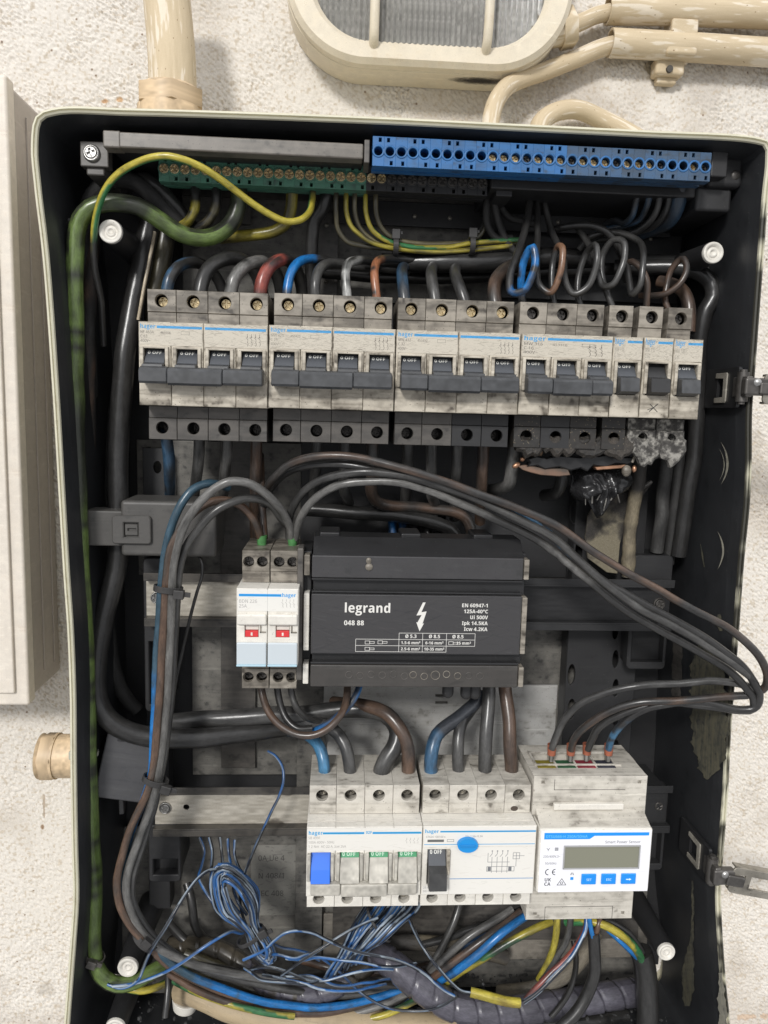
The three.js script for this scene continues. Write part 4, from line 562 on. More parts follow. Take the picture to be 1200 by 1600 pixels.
{ // power meter
  const zf = 60, q = rect(841, 1295, 1017, 1395, zf + 1), cx = (q[0] + q[1]) / 2, cy = (q[2] + q[3]) / 2, w = q[1] - q[0], h = q[3] - q[2];
  const g = thing('power_meter', 'white digital power meter with grey display and three blue buttons', 'power meter', [q[0], cy, 1]);
  const u = rect(833, 1213, 1010, 1275, 46), l = rect(828, 1396, 998, 1438, 46), H = h / 2;
  mesh('meter_front', box(0, w, -H, H, 40, zf, 1.6), M.white, g);
  const ux0 = u[0] - q[0], ux1 = u[1] - q[0], uy = u[3] - cy, ly = l[2] - cy;
  const frontPlate = (a0, a1, b0, b1, z0, z1, hs) => { const sh = shapeOf([[a0, b0], [a1, b0], [a1, b1], [a0, b1]]); for (const [x, y] of hs) sh.holes.push(rectHole(x - 1, x + 1, y - 0.9, y + 0.9)); return plate(sh, z0, z1, 0.4); };
  mesh('meter_body', [box(ux0, ux1, -H - 1, H + 2, 0, 41, 0.6), box(ux0, ux1, H + 0.5, uy - 7, 0, 42, 0.4), box(ux0, ux1, uy - 7, uy, 0, 13, 0.6), box(ux0, ux1, uy - 7, uy, 24, 42, 0.4), box(ux0, ux0 + 5.4, uy - 7, uy, 12.5, 24.5, 0), box(ux0 + 57, ux1, uy - 7, uy, 12.5, 24.5, 0), box(ux0, ux1 - 3, ly, -H - 0.5, 0, 41, 0.6), frontPlate(ux0, ux1, H + 0.5, uy, 42, 45, [[ux0 + 6, uy - 4], [ux1 - 5, uy - 4]]), frontPlate(ux0, ux1 - 3, ly, -H - 0.5, 41, 44, [[ux0 + 6, ly + 4], [ux1 - 9, ly + 4]])], M.whiteSoot, g);
  mesh('sloped_shoulder', prismX([[H - 0.6, zf - 0.6], [H + 4.6, 45], [H + 4.6, 38], [H - 2, 38]], 0.8, w - 0.8), M.whiteSoot, g);
  mesh('terminal_rim', [box(ux0 + 4, ux1 - 12, uy - 0.3, uy + 1.2, 12, 14, 0.2), box(ux0 + 4, ux1 - 12, uy - 0.3, uy + 1.2, 30, 31.5, 0.2), ...[0, 1, 2, 3, 4].map((i) => box(ux0 + 4 + i * 13, ux0 + 5.4 + i * 13, uy - 6.9, uy + 1.2, 13, 30, 0.2))], M.whiteSoot, g);
  for (let i = 0; i < 4; i++) {
    mesh('phase_sticker', box(ux0 + 5.4 + i * 13, ux0 + 17 + i * 13, uy - 0.2, uy + 0.5, 24, 34, 0.1), std({ color: [rgb(0.25, 0.2, 0.02), rgb(0.03, 0.12, 0.05), rgb(0.3, 0.03, 0.05), rgb(0.04, 0.04, 0.06)][i], map: T.grain, roughness: 0.6 }), g);
  }
  mesh('seam_line', [box(ux0 + 13, ux1 - 14, uy - 9, uy - 8.7, 45, 45.1, 0), box(ux0 + 13, ux0 + 13.3, uy - 9, uy - 2, 45, 45.1, 0)], M.dark, g); mesh('seam_line', [box(ux0 + 12, ux1 - 16, ly + 8.8, ly + 9.1, 44, 44.1, 0), box(ux0 + 12, ux0 + 12.3, ly, ly + 9, 44, 44.1, 0), box(ux1 - 16.3, ux1 - 16, ly, ly + 9, 44, 44.1, 0)], M.dark, g);
  mesh('clip_tab', box(ux0 + 13, ux1 - 15, H + 5, H + 9, 44, 47.4, 0.6), M.white, g);
  const S = 16, a = canvas(Math.round(w * S), Math.round(h * S), (x, W, Hh) => {
    x.fillStyle = 'rgb(226,226,230)'; x.fillRect(0, 0, W, Hh); const k = (v) => v * S; const blue = 'rgb(24,138,226)';
    x.fillStyle = blue; x.beginPath(); x.moveTo(k(2), k(1.6)); x.lineTo(W - k(1.6), k(1.6)); x.lineTo(W - k(1.6), k(3.8)); x.lineTo(k(34), k(3.8)); x.lineTo(k(31), k(6)); x.lineTo(k(2), k(6)); x.fill();
    x.fillStyle = 'rgb(120,190,240)'; x.font = `${k(2.5)}px sans-serif`; x.fillText('DTSU666-H 250A/50mA', k(3), k(5), k(27)); x.fillStyle = 'rgb(70,72,78)'; x.font = `${k(2.5)}px sans-serif`; x.fillText('Smart Power Sensor', k(41), k(9), k(23));
    x.font = `${k(2)}px sans-serif`; x.fillText('230/400V,3~', k(2), k(18.4), k(11)); x.fillText('50/60Hz', k(3.4), k(23.2), k(8)); x.strokeStyle = 'rgb(70,72,78)'; x.lineWidth = k(0.3); x.strokeRect(k(9.4), k(11.8), k(1.8), k(1.8)); x.strokeRect(k(9.9), k(12.3), k(0.8), k(0.8)); x.beginPath(); x.moveTo(k(4), k(12)); x.lineTo(k(5), k(13)); x.lineTo(k(6), k(12)); x.moveTo(k(5), k(13)); x.lineTo(k(5), k(14)); x.stroke();
    x.fillStyle = 'rgb(50,52,58)'; x.lineWidth = k(0.55); x.strokeStyle = 'rgb(50,52,58)'; x.beginPath(); x.arc(k(6), k(28.4), k(1.9), Math.PI * 0.5, Math.PI * 1.5); x.stroke(); x.beginPath(); x.arc(k(10.4), k(28.4), k(1.9), Math.PI * 0.5, Math.PI * 1.5); x.moveTo(k(8.6), k(28.4)); x.lineTo(k(10.2), k(28.4)); x.stroke(); x.font = `bold ${k(3.2)}px sans-serif`; x.fillText('UK', k(3.6), k(34.8)); x.fillText('CA', k(3.6), k(37.8));
    x.lineWidth = k(0.35); x.beginPath(); x.moveTo(k(14.8), k(33)); x.lineTo(k(17.6), k(37.4)); x.lineTo(k(12), k(37.4)); x.closePath(); x.stroke(); x.beginPath(); x.arc(k(14.8), k(36), k(0.8), 0, 6.3); x.stroke();
    x.fillStyle = blue; x.fillRect(k(20.2), k(32), k(2), k(2)); x.beginPath(); x.moveTo(k(20), k(30.4)); x.lineTo(k(20.6), k(30.4)); x.lineTo(k(20.6), k(29.2)); x.lineTo(k(21.8), k(29.2)); x.lineTo(k(21.8), k(30.4)); x.lineTo(k(22.4), k(30.4)); x.strokeStyle = 'rgb(70,72,78)'; x.stroke();
    smudge(x, W, Hh, 60, '150,150,156', 0.08, 6);
  });
  print('face_print', 0.9, w - 0.9, -H + 0.9, H - 0.9, zf + 0.12, a, g, 0.4);
  const dx = (px) => rect(px, 1340, px + 1, 1341, zf)[0] - q[0], dy = (py) => at(930, py, zf).y - cy;
  mesh('display_bezel', [box(dx(879), dx(998), dy(1321), dy(1319), zf, zf + 0.9, 0.2), box(dx(879), dx(998), dy(1355.5), dy(1353.5), zf, zf + 0.9, 0.2), box(dx(879), dx(881), dy(1355), dy(1320), zf, zf + 0.9, 0.2), box(dx(996), dx(998), dy(1355), dy(1320), zf, zf + 0.9, 0.2)], std({ color: grey(0.32), roughness: 0.4 }), g);
  mesh('display', box(dx(880), dx(997), dy(1354.5), dy(1320), zf - 1, zf + 0.4, 0.1), new THREE.MeshPhysicalMaterial({ color: rgb(0.2, 0.2, 0.15), roughness: 0.18, clearcoat: 0.5 }), g);
  ['SET', 'ESC', '➡'].forEach((s, i) => {
    const px = [909, 940, 971][i], x0 = dx(px), x1 = dx(px + 23), y0 = dy(1379), y1 = dy(1363), b = mesh('button', box(x0, x1, y0, y1, zf, zf + 1.1, 1), std({ color: rgb(0.015, 0.25, 0.72), roughness: 0.35 }), g);
    const t = canvas(144, 96, (x, W, Hh) => { x.fillStyle = 'rgb(22,134,224)'; x.fillRect(0, 0, W, Hh); x.fillStyle = 'rgb(206,228,248)'; x.font = '42px sans-serif'; x.textAlign = 'center'; if (i < 2) x.fillText(s, W / 2, 64); else { x.fillRect(38, 42, 42, 14); x.beginPath(); x.moveTo(78, 32); x.lineTo(106, 49); x.lineTo(78, 66); x.fill(); } });
    print('button_print', x0 + 1, x1 - 1, y0 + 1, y1 - 1, zf + 1.2, t, b, 0.4);
  });
}
// ---------------------------------------------------------------- terminal bars at the top
function bar(o) {
  const a = at(o.x0, o.yL, o.z), b = at(o.x1, o.yR, o.z), W = b.x - a.x, cy = (a.y + b.y) / 2, g = thing('terminal_bar', o.label, 'terminal bar', [(a.x + b.x) / 2, cy, 0], 'screw terminal bars along the enclosure top'), n = o.n, pitch = W / n, H = o.h / 2;
  for (let i = 0; i < n; i++) {
    const x = -W / 2 + (i + 0.5) * pitch, m = o.mat(i / n), cl = o.mat2 ? o.mat2(i / n) : m;
    const s = shapeOf([[x - pitch / 2, -H], [x + pitch / 2, -H], [x + pitch / 2, H], [x - pitch / 2, H]]); s.holes.push(circleHole(x, 0, o.r)); const up = i % 3 < 2, dn = (i + 2) % 3 < 2;
    if (up) s.holes.push(rectHole(x - 0.8 + (i % 3 ? -0.9 : 0.9), x + 0.8 + (i % 3 ? -0.9 : 0.9), H - 2.9, H - 0.7)); if (dn) s.holes.push(rectHole(x - 0.8 - (i % 3 ? -0.9 : 0.9), x + 0.8 - (i % 3 ? -0.9 : 0.9), -H + 0.7, -H + 2.9));
    const c = mesh('terminal_cell', [plate(s, o.z - 7, o.z, 0.12, 10), box(x - pitch / 2, x + pitch / 2, -H + 1, H - 1, o.z - 17, o.z - 13, 0), box(x - pitch / 2, x - pitch / 2 + 0.4, -H + 2, H - 2, o.z - 13, o.z - 7, 0), box(x - pitch / 2, x + pitch / 2, H - 2.6, H - 2, o.z - 13, o.z - 7, 0), box(x - pitch / 2, x + pitch / 2, -H + 2, -H + 2.6, o.z - 13, o.z - 7, 0)], m, g);
    mesh('well_collar', new THREE.TorusGeometry(o.r + 0.3, 0.62, 8, 20).scale(1, 1, 0.8).translate(x, 0, o.z), cl, c);
    const sm = o.screw(i); if (sm) screw(c, x, 0, o.z - (o.deep || 2.2), o.sr || o.r - 0.45, sm);
  }
  return g;
}
bar({ label: 'blue neutral terminal bar of round screw wells, sooty towards one end', x0: 582, yL: 240, x1: 1111, yR: 257, z: 44, n: 30, h: 15.6, r: 2.6, mat: (t) => (t < 0.5 ? M.blueBar : t < 0.56 ? M.sootBlue : M.sootBar), mat2: (t) => (t < 0.52 ? M.blueBar : M.sootBlue), screw: (i) => (i < 10 ? null : i < 13 ? M.brass : i % 4 === 1 ? M.sootSteel : i < 25 ? M.brass : i < 28 ? null : M.brass), deep: 3 });
bar({ label: 'green earth terminal bar with brass screws, blackened towards one end', x0: 248, yL: 266, x1: 762, yR: 284, z: 18, n: 32, h: 14, r: 2.7, mat: (t) => (t < 0.6 ? M.green : M.black), screw: (i) => (i < 22 ? M.brass : M.sootSteel), deep: -1, sr: 2.75 });
{ // cover strip, end bracket, support
  const q = rect(162, 208, 568, 250, 46), y0 = at(200, 231, 46).y, y1 = at(200, 206, 46).y;
  const g = thing('bar_cover', 'dull grey cover strip in front of the green earth bar', 'cover strip', [q[0], y0, 0]); const W = q[1] - q[0], H = y1 - y0;
  const stripM = std({ map: grime([124, 118, 110], [62, 59, 55], 0.5, { seed: 191, streak: 0.8 }), roughness: 0.4 }); mesh('strip', box(0, W, 0, H, 37, 46, 1), stripM, g); mesh('strip_end', box(-0.4, 9, -0.4, H + 0.4, 36.5, 46.4, 1), stripM, g); mesh('end_stop', box(W + 0.4, W + 3.4, -2, H + 2, 28, 46.5, 0.6), M.dark, g);
  mesh('strip_backing', box(0, W, H - 5, H - 1, -30, 37.5, 0.5), M.black, g);
  const p = at(140, 236, 36), k = thing('bar_bracket', 'grey bracket with cross-head screw at the end of the cover strip', 'bracket', [p.x, p.y, 0]);
  mesh('bracket_plate', [box(-6.6, 9, -7, 6.6, 24, 32, 0.8), box(-4, 6, -11, -5, -40, 30, 1)], M.dark, k); const s = mesh('bracket_screw', lathe([[0, 32.6], [3.1, 32.6], [3.3, 34], [4.4, 33.6], [4.8, 32]], 22), M.steel, k); mesh('screw_head', screwGeo.clone().rotateZ(0.4).translate(0, 0, 34.4), M.steel, s);
  const c = at(1140, 262, 34), e = thing('bar_bracket', 'black bracket with small screw at the end of the blue bar', 'bracket', [c.x, c.y, 0]);
  mesh('bracket_plate', [box(-9, 12, -9, 9, 20, 28, 3), box(-12, -2, -6, 12, 22, 36, 1), box(-14, 8, -22, -8, -42, 24, 2)], M.black, e); mesh('bracket_screw', lathe([[0, 29], [2, 29], [2.8, 28]], 16).translate(7, -2, 0), M.sootSteel, e);
  const v = rect(766, 278, 1118, 304, 20), d = thing('bar_support', 'black plastic carrier under the blue terminal bar', 'bracket', [v[0], v[2], 0]); mesh('carrier', box(0, v[1] - v[0], 0, v[3] - v[2], -38, 22, 1), M.black, d); mesh('carrier_foot', box(4, 14, -3, 2, -38, 18, 0.8), M.black, d);
}
// ---------------------------------------------------------------- cables: earth side, top
wire('earth_cable', 'thick green sooty earth cable running the full height of the enclosure flank', 'green', 5, [[373, 272, 4], [373, 315, 4], [360, 350, 6], [325, 372, 10], [285, 366, 16], [245, 341, 20], [212, 321, 24], [178, 316, 25], [148, 321, 26], [124, 345, 26], [117, 400, 26], [117, 520, 26], [120, 700, 26], [126, 860, 26], [133, 1000, 26], [137, 1120, 26], [140, 1250, 26], [147, 1380, 26], [146, 1470, 24], [150, 1512, 26], [166, 1532, 27], [188, 1539, 26], [219, 1529, 22], [252, 1511, 14], [300, 1500, 0], [340, 1490, -10]], { soot: 0.38, clean: [[0.03, 0.125], [0.165, 0.34], [0.42, 1]], sootColor: [0.045, 0.05, 0.035] });
wire('earth_wire', 'clean yellow-green wire arching in front of the grey cover strip', 'yg', 2, [[489, 272, 8], [487, 315, 14], [478, 338, 22], [452, 346, 26], [420, 334, 30], [380, 307, 36], [340, 277, 44], [300, 255, 49], [260, 245, 50], [220, 251, 48], [185, 272, 42], [160, 305, 36], [150, 340, 30], [147, 390, 24], [150, 430, 18], [158, 470, 10], [162, 540, 0]], { soot: -0.4, clean: [[0.06, 0.74]], turn: 520, yellow: 0.6, twist: 0.3 });
wire('cable', 'thick black cable curling over the white standoff cap', 'black', 5, [[140, 620, -6], [136, 480, -4], [132, 390, 0], [136, 330, 3], [150, 300, 5], [180, 281, 5], [215, 287, 3], [250, 318, 0], [283, 352, -4], [310, 380, -14]], { matt: true });
wire('cable', 'black cable with a glossy kink beside the curling one', 'black', 4.2, [[190, 300, -8], [220, 278, 0], [245, 290, 2], [270, 318, 0], [292, 345, -4], [312, 368, -12]], {});
wire('earth_stub', 'short yellow-stained wire end under the green bar', 'yellow', 2.9, [[303, 280, 2], [306, 318, 3], [299, 340, 3], [283, 354, 0], [262, 352, -6]], { soot: 0.45, clean: [[0.35, 0.85]] });
wire('earth_stub', 'short olive grimy wire beside the yellow-stained one', 'olive', 2.9, [[336, 282, 2], [338, 320, 3], [329, 343, 2], [309, 358, -1], [288, 350, -8]], { soot: 0.5, clean: [[0.3, 0.8]] });
wire('earth_stub', 'thick black wire with yellow smears dropping behind the yellow-green arc', 'yellow', 3.6, [[456, 278, 0], [455, 320, -3], [448, 346, -6], [425, 362, -8], [390, 367, -10], [345, 372, -16]], { soot: 0.62 });
wire('cable', 'black cable dropping from the earth bar behind the bright blue wire', 'black', 4, [[514, 282, 0], [506, 322, 0], [492, 345, -4], [487, 385, -8], [485, 440, -12], [484, 500, -18]], {});
wire('cable', 'thick black cable slanting down beside the first breaker', 'black', 6.4, [[236, 330, -14], [224, 400, -10], [209, 470, -6], [195, 560, 0], [185, 700, 2], [186, 800, 4], [182, 880, 6], [162, 970, 12], [150, 1040, 16], [154, 1098, 18], [180, 1132, 18], [225, 1150, 16], [276, 1154, 14], [330, 1151, 10], [390, 1144, 4], [432, 1138, -2], [500, 1130, -12]], { soot: 0.4, step: 2 });
wire('sheath_strip', 'thin cream strip of torn sheath along the slanting black cable', 'cream', 1.1, [[242, 362, -2], [233, 410, 0], [223, 460, 2], [216, 500, 2]], { soot: 0.1 });
wire('cable', 'olive-grey cable standing behind the first breaker corner', 'olive', 6, [[262, 335, -20], [254, 400, -18], [244, 460, -16], [240, 520, -16]], { soot: 0.68 });
wire('cable', 'brown-black cable rising close beside the green earth cable', 'brown', 4, [[152, 350, -2], [142, 410, 0], [139, 600, 0], [142, 780, -4], [150, 900, -8], [158, 1020, -14]], { soot: 0.78, matt: true });
wire('cable', 'black cable in the corner between green cable and torn sheath', 'black', 5, [[200, 520, -20], [182, 640, -18], [176, 760, -18], [168, 900, -20], [172, 1010, -22], [190, 1080, -22], [214, 1110, -24]], { matt: true });
const thin = [[[527, 284], [525, 325], [530, 362], [542, 377], [565, 384], [610, 389], [660, 393], [720, 391], [790, 386]], [[542, 284], [541, 327], [547, 350], [565, 369], [588, 382], [622, 389], [680, 394], [740, 390], [800, 384]], [[557, 286], [554, 325], [560, 352], [575, 370], [610, 386], [650, 390], [700, 388], [740, 384], [810, 380]], [[572, 286], [571, 325], [577, 352], [592, 369], [617, 380], [650, 387], [700, 386], [738, 380], [820, 374]], [[589, 288], [587, 325], [594, 352], [610, 370], [640, 379], [690, 381], [733, 376], [756, 360], [763, 300]]];
const thinName = ['outermost thin earth wire dropping from the bar, olive and sooty', 'thin amber-stained earth wire second in the fan below the bar', 'thin yellow-brown earth wire in the middle of the fan', 'thin yellow-green earth wire bending into the tied bundle', 'thin earth wire at the dark end of the fan, rising again to the bar'];
thin.forEach((p, i) => wire('earth_wire', thinName[i], ['olive', 'yellow', 'olive', 'yg', 'olive'][i], 1.55, p.map(([x, y], k) => [x, y, k < 2 ? 4 : lerp(4, -6, Math.min(1, k / 6)) + (i % 2) * 3]), { soot: [0.6, 0.5, 0.55, 0.42, 0.6][i], sootColor: [0.05, 0.048, 0.04] }));
// ---------------------------------------------------------------- feeds into the upper row
wire('cable', 'black cable with blue scuffs arching into the first breaker pole', 'dblue', 3.4, [[258, 484, 22], [261, 452, 22], [269, 426, 20], [288, 412, 12], [312, 412, 2], [335, 428, -8], [350, 460, -14], [352, 510, -18]], { soot: 0.62, clean: [[0.12, 0.42]], sootColor: C.black });
wire('cable', 'thick plain black cable arching next to the blue-scuffed one', 'dgrey', 4.2, [[311, 484, 22], [314, 452, 22], [325, 421, 18], [350, 405, 10], [378, 407, 0], [400, 428, -8], [410, 460, -14], [410, 510, -18]], { soot: 0.8, sootColor: C.black });
wire('cable', 'black cable painted grey along its rising bend', 'grey', 3.9, [[358, 486, 22], [361, 455, 22], [369, 431, 21], [386, 415, 15], [412, 411, 4], [432, 428, -4], [440, 465, -12], [440, 512, -16]], { soot: 0.3, clean: [[0.1, 0.5]], sootColor: C.black });
wire('cable', 'black cable painted red along its rising bend', 'red', 3.9, [[404, 488, 22], [407, 456, 22], [415, 427, 21], [428, 412, 16], [448, 407, 6], [465, 424, -4], [472, 460, -12], [472, 512, -16]], { soot: 0.4, clean: [[0.12, 0.44]], sootColor: C.black });
wire('cable', 'bright blue wire bending over into the second breaker', 'blue', 2.8, [[448, 490, 22], [448, 462, 22], [453, 431, 20], [463, 413, 16], [480, 405, 8], [502, 405, 0], [530, 411, -8], [570, 415, -10], [620, 417, -14]], { soot: 0.3, clean: [[0.13, 0.46]], sootColor: C.black });
wire('cable', 'grey-black wire rising between the blue and white wires', 'dgrey', 3.1, [[496, 492, 22], [493, 462, 22], [494, 432, 20], [504, 416, 12], [525, 412, 0], [560, 416, -10], [640, 422, -14]], { soot: 0.5, sootColor: C.black });
wire('cable', 'black wire with a white painted stretch above the second breaker', 'white', 2.8, [[545, 494, 22], [542, 462, 22], [539, 432, 20], [544, 412, 14], [562, 407, 4], [592, 409, -6], [700, 416, -12], [800, 420, -14]], { soot: 0.25, clean: [[0.06, 0.3]], sootColor: C.black });
wire('cable', 'black wire with an orange painted stretch above the second breaker', 'orange', 2.6, [[592, 495, 22], [588, 462, 22], [585, 432, 20], [587, 412, 14], [602, 404, 2], [640, 405, -8], [740, 409, -10], [830, 402, -12]], { soot: 0.36, clean: [[0.06, 0.3]], sootColor: C.black });
[['grey-blue cable bent forward into the third breaker', 'dblue', 0.55, [[635, 498, 22], [632, 466, 22], [629, 441, 17], [628, 424, 4], [632, 414, -16]]], ['grey cable bent forward beside the grey-blue one', 'grey', 0.66, [[682, 498, 22], [679, 466, 22], [675, 441, 17], [674, 423, 4], [678, 412, -16]]], ['grey cable bent forward over the third breaker, third of its four', 'dgrey', 0.5, [[732, 500, 22], [725, 466, 22], [716, 442, 17], [711, 424, 4], [716, 413, -18]]], ['dark brown cable leaning into the last pole of the third breaker', 'brown', 0.66, [[781, 502, 22], [773, 468, 20], [775, 441, 14], [790, 421, 4], [818, 410, -12], [850, 405, -18]]]].forEach(([l, c, s, p], i) => wire('cable', l, c, i === 3 ? 4.2 : 3.5, p, { soot: s, sootColor: [0.05, 0.049, 0.047] }));
wire('cable', 'fat glossy black cable lying level behind the breaker feeds', 'black', 6.2, [[598, 411, -18], [650, 411, -12], [720, 410, -8], [790, 408, -8], [850, 402, -14], [930, 404, -22]], { sootColor: [0.02, 0.02, 0.02] });
wire('cable', 'second black cable lying level below the fat glossy one', 'black', 4, [[496, 424, -22], [560, 430, -24], [640, 434, -24], [760, 432, -24], [850, 424, -24], [960, 420, -26]], {});
// loops above the three-pole and single-pole breakers
wire('looped_wire', 'black wire looping with a bright blue coil above the three-pole breaker', 'blue', 2.3, [[829, 292, -4], [824, 345, 6], [808, 400, 20], [796, 435, 28], [801, 460, 32], [815, 457, 34], [830, 434, 36], [837, 404, 36], [832, 386, 34], [823, 398, 30], [815, 430, 26], [816, 470, 22], [826, 500, 22]], { soot: 0.2, clean: [[0.5, 0.9]], sootColor: C.black });
wire('looped_wire', 'black wire looping with a copper-brown side next to the blue coil', 'rust', 2, [[838, 292, -6], [840, 363, 8], [840, 428, 22], [847, 452, 28], [860, 457, 30], [873, 434, 32], [879, 403, 32], [877, 382, 28], [868, 392, 20], [862, 430, 20], [866, 475, 22], [874, 502, 22]], { soot: 0.3, clean: [[0.5, 0.72]], sootColor: C.black });
[['dark wire forming the third loop above the breakers', [[846, 300, -6], [862, 360, 0], [880, 402, 12], [883, 436, 22], [893, 458, 28], [910, 457, 30], [927, 430, 32], [933, 397, 32], [928, 382, 28], [917, 394, 22], [903, 437, 20], [904, 470, 22], [920, 504, 22]]], ['dark wire forming the fourth loop, its crest leaning over', [[900, 352, -6], [925, 392, 10], [936, 433, 22], [948, 453, 28], [963, 436, 32], [974, 410, 32], [976, 384, 30], [967, 371, 26], [945, 390, 18], [940, 430, 18], [954, 470, 22], [966, 504, 22]]], ['dark wire forming a narrow loop beside the fourth', [[960, 360, -4], [978, 412, 14], [990, 462, 26], [999, 449, 30], [1005, 417, 30], [1006, 393, 26], [998, 376, 16], [960, 362, 4], [920, 372, -4], [905, 390, -8]]], ['brown-edged wire arching over the narrow loop into a single pole', [[977, 413, 10], [988, 409, 18], [1003, 420, 24], [1013, 447, 26], [1010, 474, 24], [1013, 506, 22]]]].forEach(([l, p], i) => wire('looped_wire', l, i === 3 ? 'brown' : 'dgrey', 2, p, { soot: 0.66, sootColor: C.black }));
wire('looped_wire', 'small brown-sided loop above the last single-pole breaker', 'brown', 1.9, [[1000, 462, 12], [1027, 461, 22], [1050, 455, 28], [1067, 437, 30], [1073, 413, 28], [1065, 404, 24], [1053, 414, 20], [1044, 437, 18], [1040, 475, 20], [1060, 508, 22]], { soot: 0.62, sootColor: C.black });
wire('cable', 'arched black wire over the row of loops', 'black', 2.4, [[858, 362, -12], [880, 355, -4], [905, 352, 0], [937, 356, 4], [957, 372, 4], [972, 400, 0], [980, 440, -6]], {});
wire('cable', 'thick black cable bending round the end of the upper row', 'black', 5, [[960, 418, -18], [1033, 418, -8], [1073, 421, -2], [1103, 433, 4], [1115, 458, 6], [1102, 488, 6], [1092, 540, 4], [1090, 620, 2], [1086, 700, 0], [1074, 780, -2], [1060, 868, -6]], { soot: 0.3, sootColor: [0.02, 0.02, 0.02] });
wire('cable', 'outer thick black cable hugging the same bend', 'black', 5.4, [[1000, 410, -24], [1070, 412, -16], [1105, 424, -10], [1128, 445, -6], [1132, 468, -6], [1120, 500, -8], [1106, 560, -12], [1098, 640, -16]], { soot: 0.3, matt: true });
wire('cable', 'brown sooty cable dropping behind the last single-pole breaker', 'brown', 4, [[1030, 440, -6], [1058, 447, 4], [1072, 463, 10], [1077, 490, 14], [1076, 520, 16]], { soot: 0.6 });
[[[1001, 270], [995, 313], [981, 349], [963, 344], [945, 352]], [[1017, 270], [1012, 320], [997, 345], [967, 354], [930, 362]], [[1033, 272], [1027, 327], [1007, 354], [973, 368], [930, 376]], [[1047, 272], [1042, 327], [1023, 353], [1000, 362], [960, 372]]].forEach((p, i) => wire('cable', ['blue-tinted wire first in the fan under the blue bar', 'grey-blue wire second in the fan under the blue bar', 'grey wire third in the fan under the blue bar', 'grey wire fourth in the fan under the blue bar'][i], i < 2 ? 'dblue' : 'grey', 2, p.map(([x, y], k) => [x, y, lerp(22, -12, k / 4)]), { soot: 0.75, sootColor: [0.045, 0.045, 0.045] }));
wire('cable', 'fat blue-black cable ending the fan under the blue bar', 'dblue', 4.6, [[1064, 270, 20], [1060, 313, 16], [1048, 342, 8], [1025, 356, -4], [990, 366, -16]], { soot: 0.8, sootColor: [0.045, 0.045, 0.046] });
[[[768, 298], [768, 330], [752, 360], [738, 378]], [[770, 300], [778, 345], [796, 384], [810, 400]], [[774, 302], [790, 335], [818, 346], [835, 350]], [[764, 300], [760, 345], [775, 372], [800, 372]]].forEach((p, i) => wire('cable', ['black wire leaving the soot tangle towards the tied bundle', 'black wire dropping steeply through the soot tangle', 'black wire bending level out of the soot tangle', 'black wire curling low inside the soot tangle'][i], 'black', 2.2, p.map(([x, y], k) => [x, y, -8 + (i % 2) * 6 - k]), { matt: true }));
wire('cable', 'stout black cable standing between the earth bar and the soot tangle', 'black', 5.5, [[764, 285, -12], [766, 310, -10], [768, 340, -12], [760, 372, -18]], { matt: true });
// ---------------------------------------------------------------- tails below the upper row
const tail = (l, c, r, s, p) => wire('cable_tail', l, c, r, p, { soot: s, sootColor: [0.05, 0.049, 0.047] });
tail('blue-grey cable tail below the first pole of the upper row', 'dblue', 3.6, 0.5, [[258, 668, 22], [262, 700, 20], [265, 730, 14], [266, 756, 0], [266, 785, -26]]);
tail('grey cable tail below the second pole of the upper row', 'grey', 3.4, 0.55, [[312, 670, 22], [311, 700, 20], [308, 735, 14], [305, 760, 0], [303, 785, -26]]);
tail('grey cable tail below the third pole, beside the brown one', 'grey', 3.4, 0.6, [[355, 672, 22], [354, 710, 20], [351, 745, 10], [348, 785, -20]]);
tail('brown cable tail passing behind the arching grey wires', 'brown', 3.6, 0.4, [[401, 674, 22], [401, 720, 18], [399, 760, 8], [398, 800, -8], [399, 850, -24]]);
tail('dark cable tail under the second breaker, first of three', 'dgrey', 3.4, 0.6, [[495, 680, 22], [494, 720, 15], [492, 745, 4], [490, 780, -20]]);
tail('dark cable tail under the second breaker, middle of three', 'dgrey', 3.5, 0.5, [[539, 682, 22], [538, 730, 15], [538, 763, 4], [545, 786, -16]]);
tail('brown-tinged cable tail under the second breaker turning level', 'brown', 3.8, 0.7, [[582, 682, 22], [582, 730, 15], [581, 768, 4], [596, 788, -4], [650, 793, -10], [700, 798, -10], [726, 808, -10], [736, 832, -10], [736, 870, -10]]);
tail('black cable running level above the distribution block', 'black', 4.6, 0.5, [[480, 796, -16], [540, 800, -12], [620, 806, -10], [680, 818, -8], [708, 832, -8], [716, 870, -8]]);
tail('black cable tail under the third breaker, first of four', 'dgrey', 3.5, 0.65, [[637, 690, 20], [636, 730, 12], [634, 770, -8], [632, 800, -24]]);
tail('grey cable tail under the third breaker, second of four', 'grey', 3.4, 0.6, [[674, 692, 20], [673, 730, 15], [673, 768, 5], [680, 788, -14]]);
tail('grey cable tail under the third breaker, third of four', 'grey', 3.5, 0.7, [[715, 694, 20], [713, 740, 12], [711, 780, -8], [710, 810, -20]]);
tail('scorched brown cable tail under the third breaker, last of four', 'brown', 3.7, 0.45, [[756, 694, 20], [754, 740, 14], [751, 785, -4], [750, 815, -18]]);
tail('stubby grey cable tail curling beside the charred copper', 'grey', 4.1, 0.7, [[804, 692, 22], [801, 728, 18], [797, 754, 12], [782, 764, -4], [760, 766, -20]]);
tail('black cable tail curling back behind the charred copper', 'black', 4, 0.5, [[882, 700, 18], [880, 740, 12], [872, 768, 4], [850, 774, -14]]);
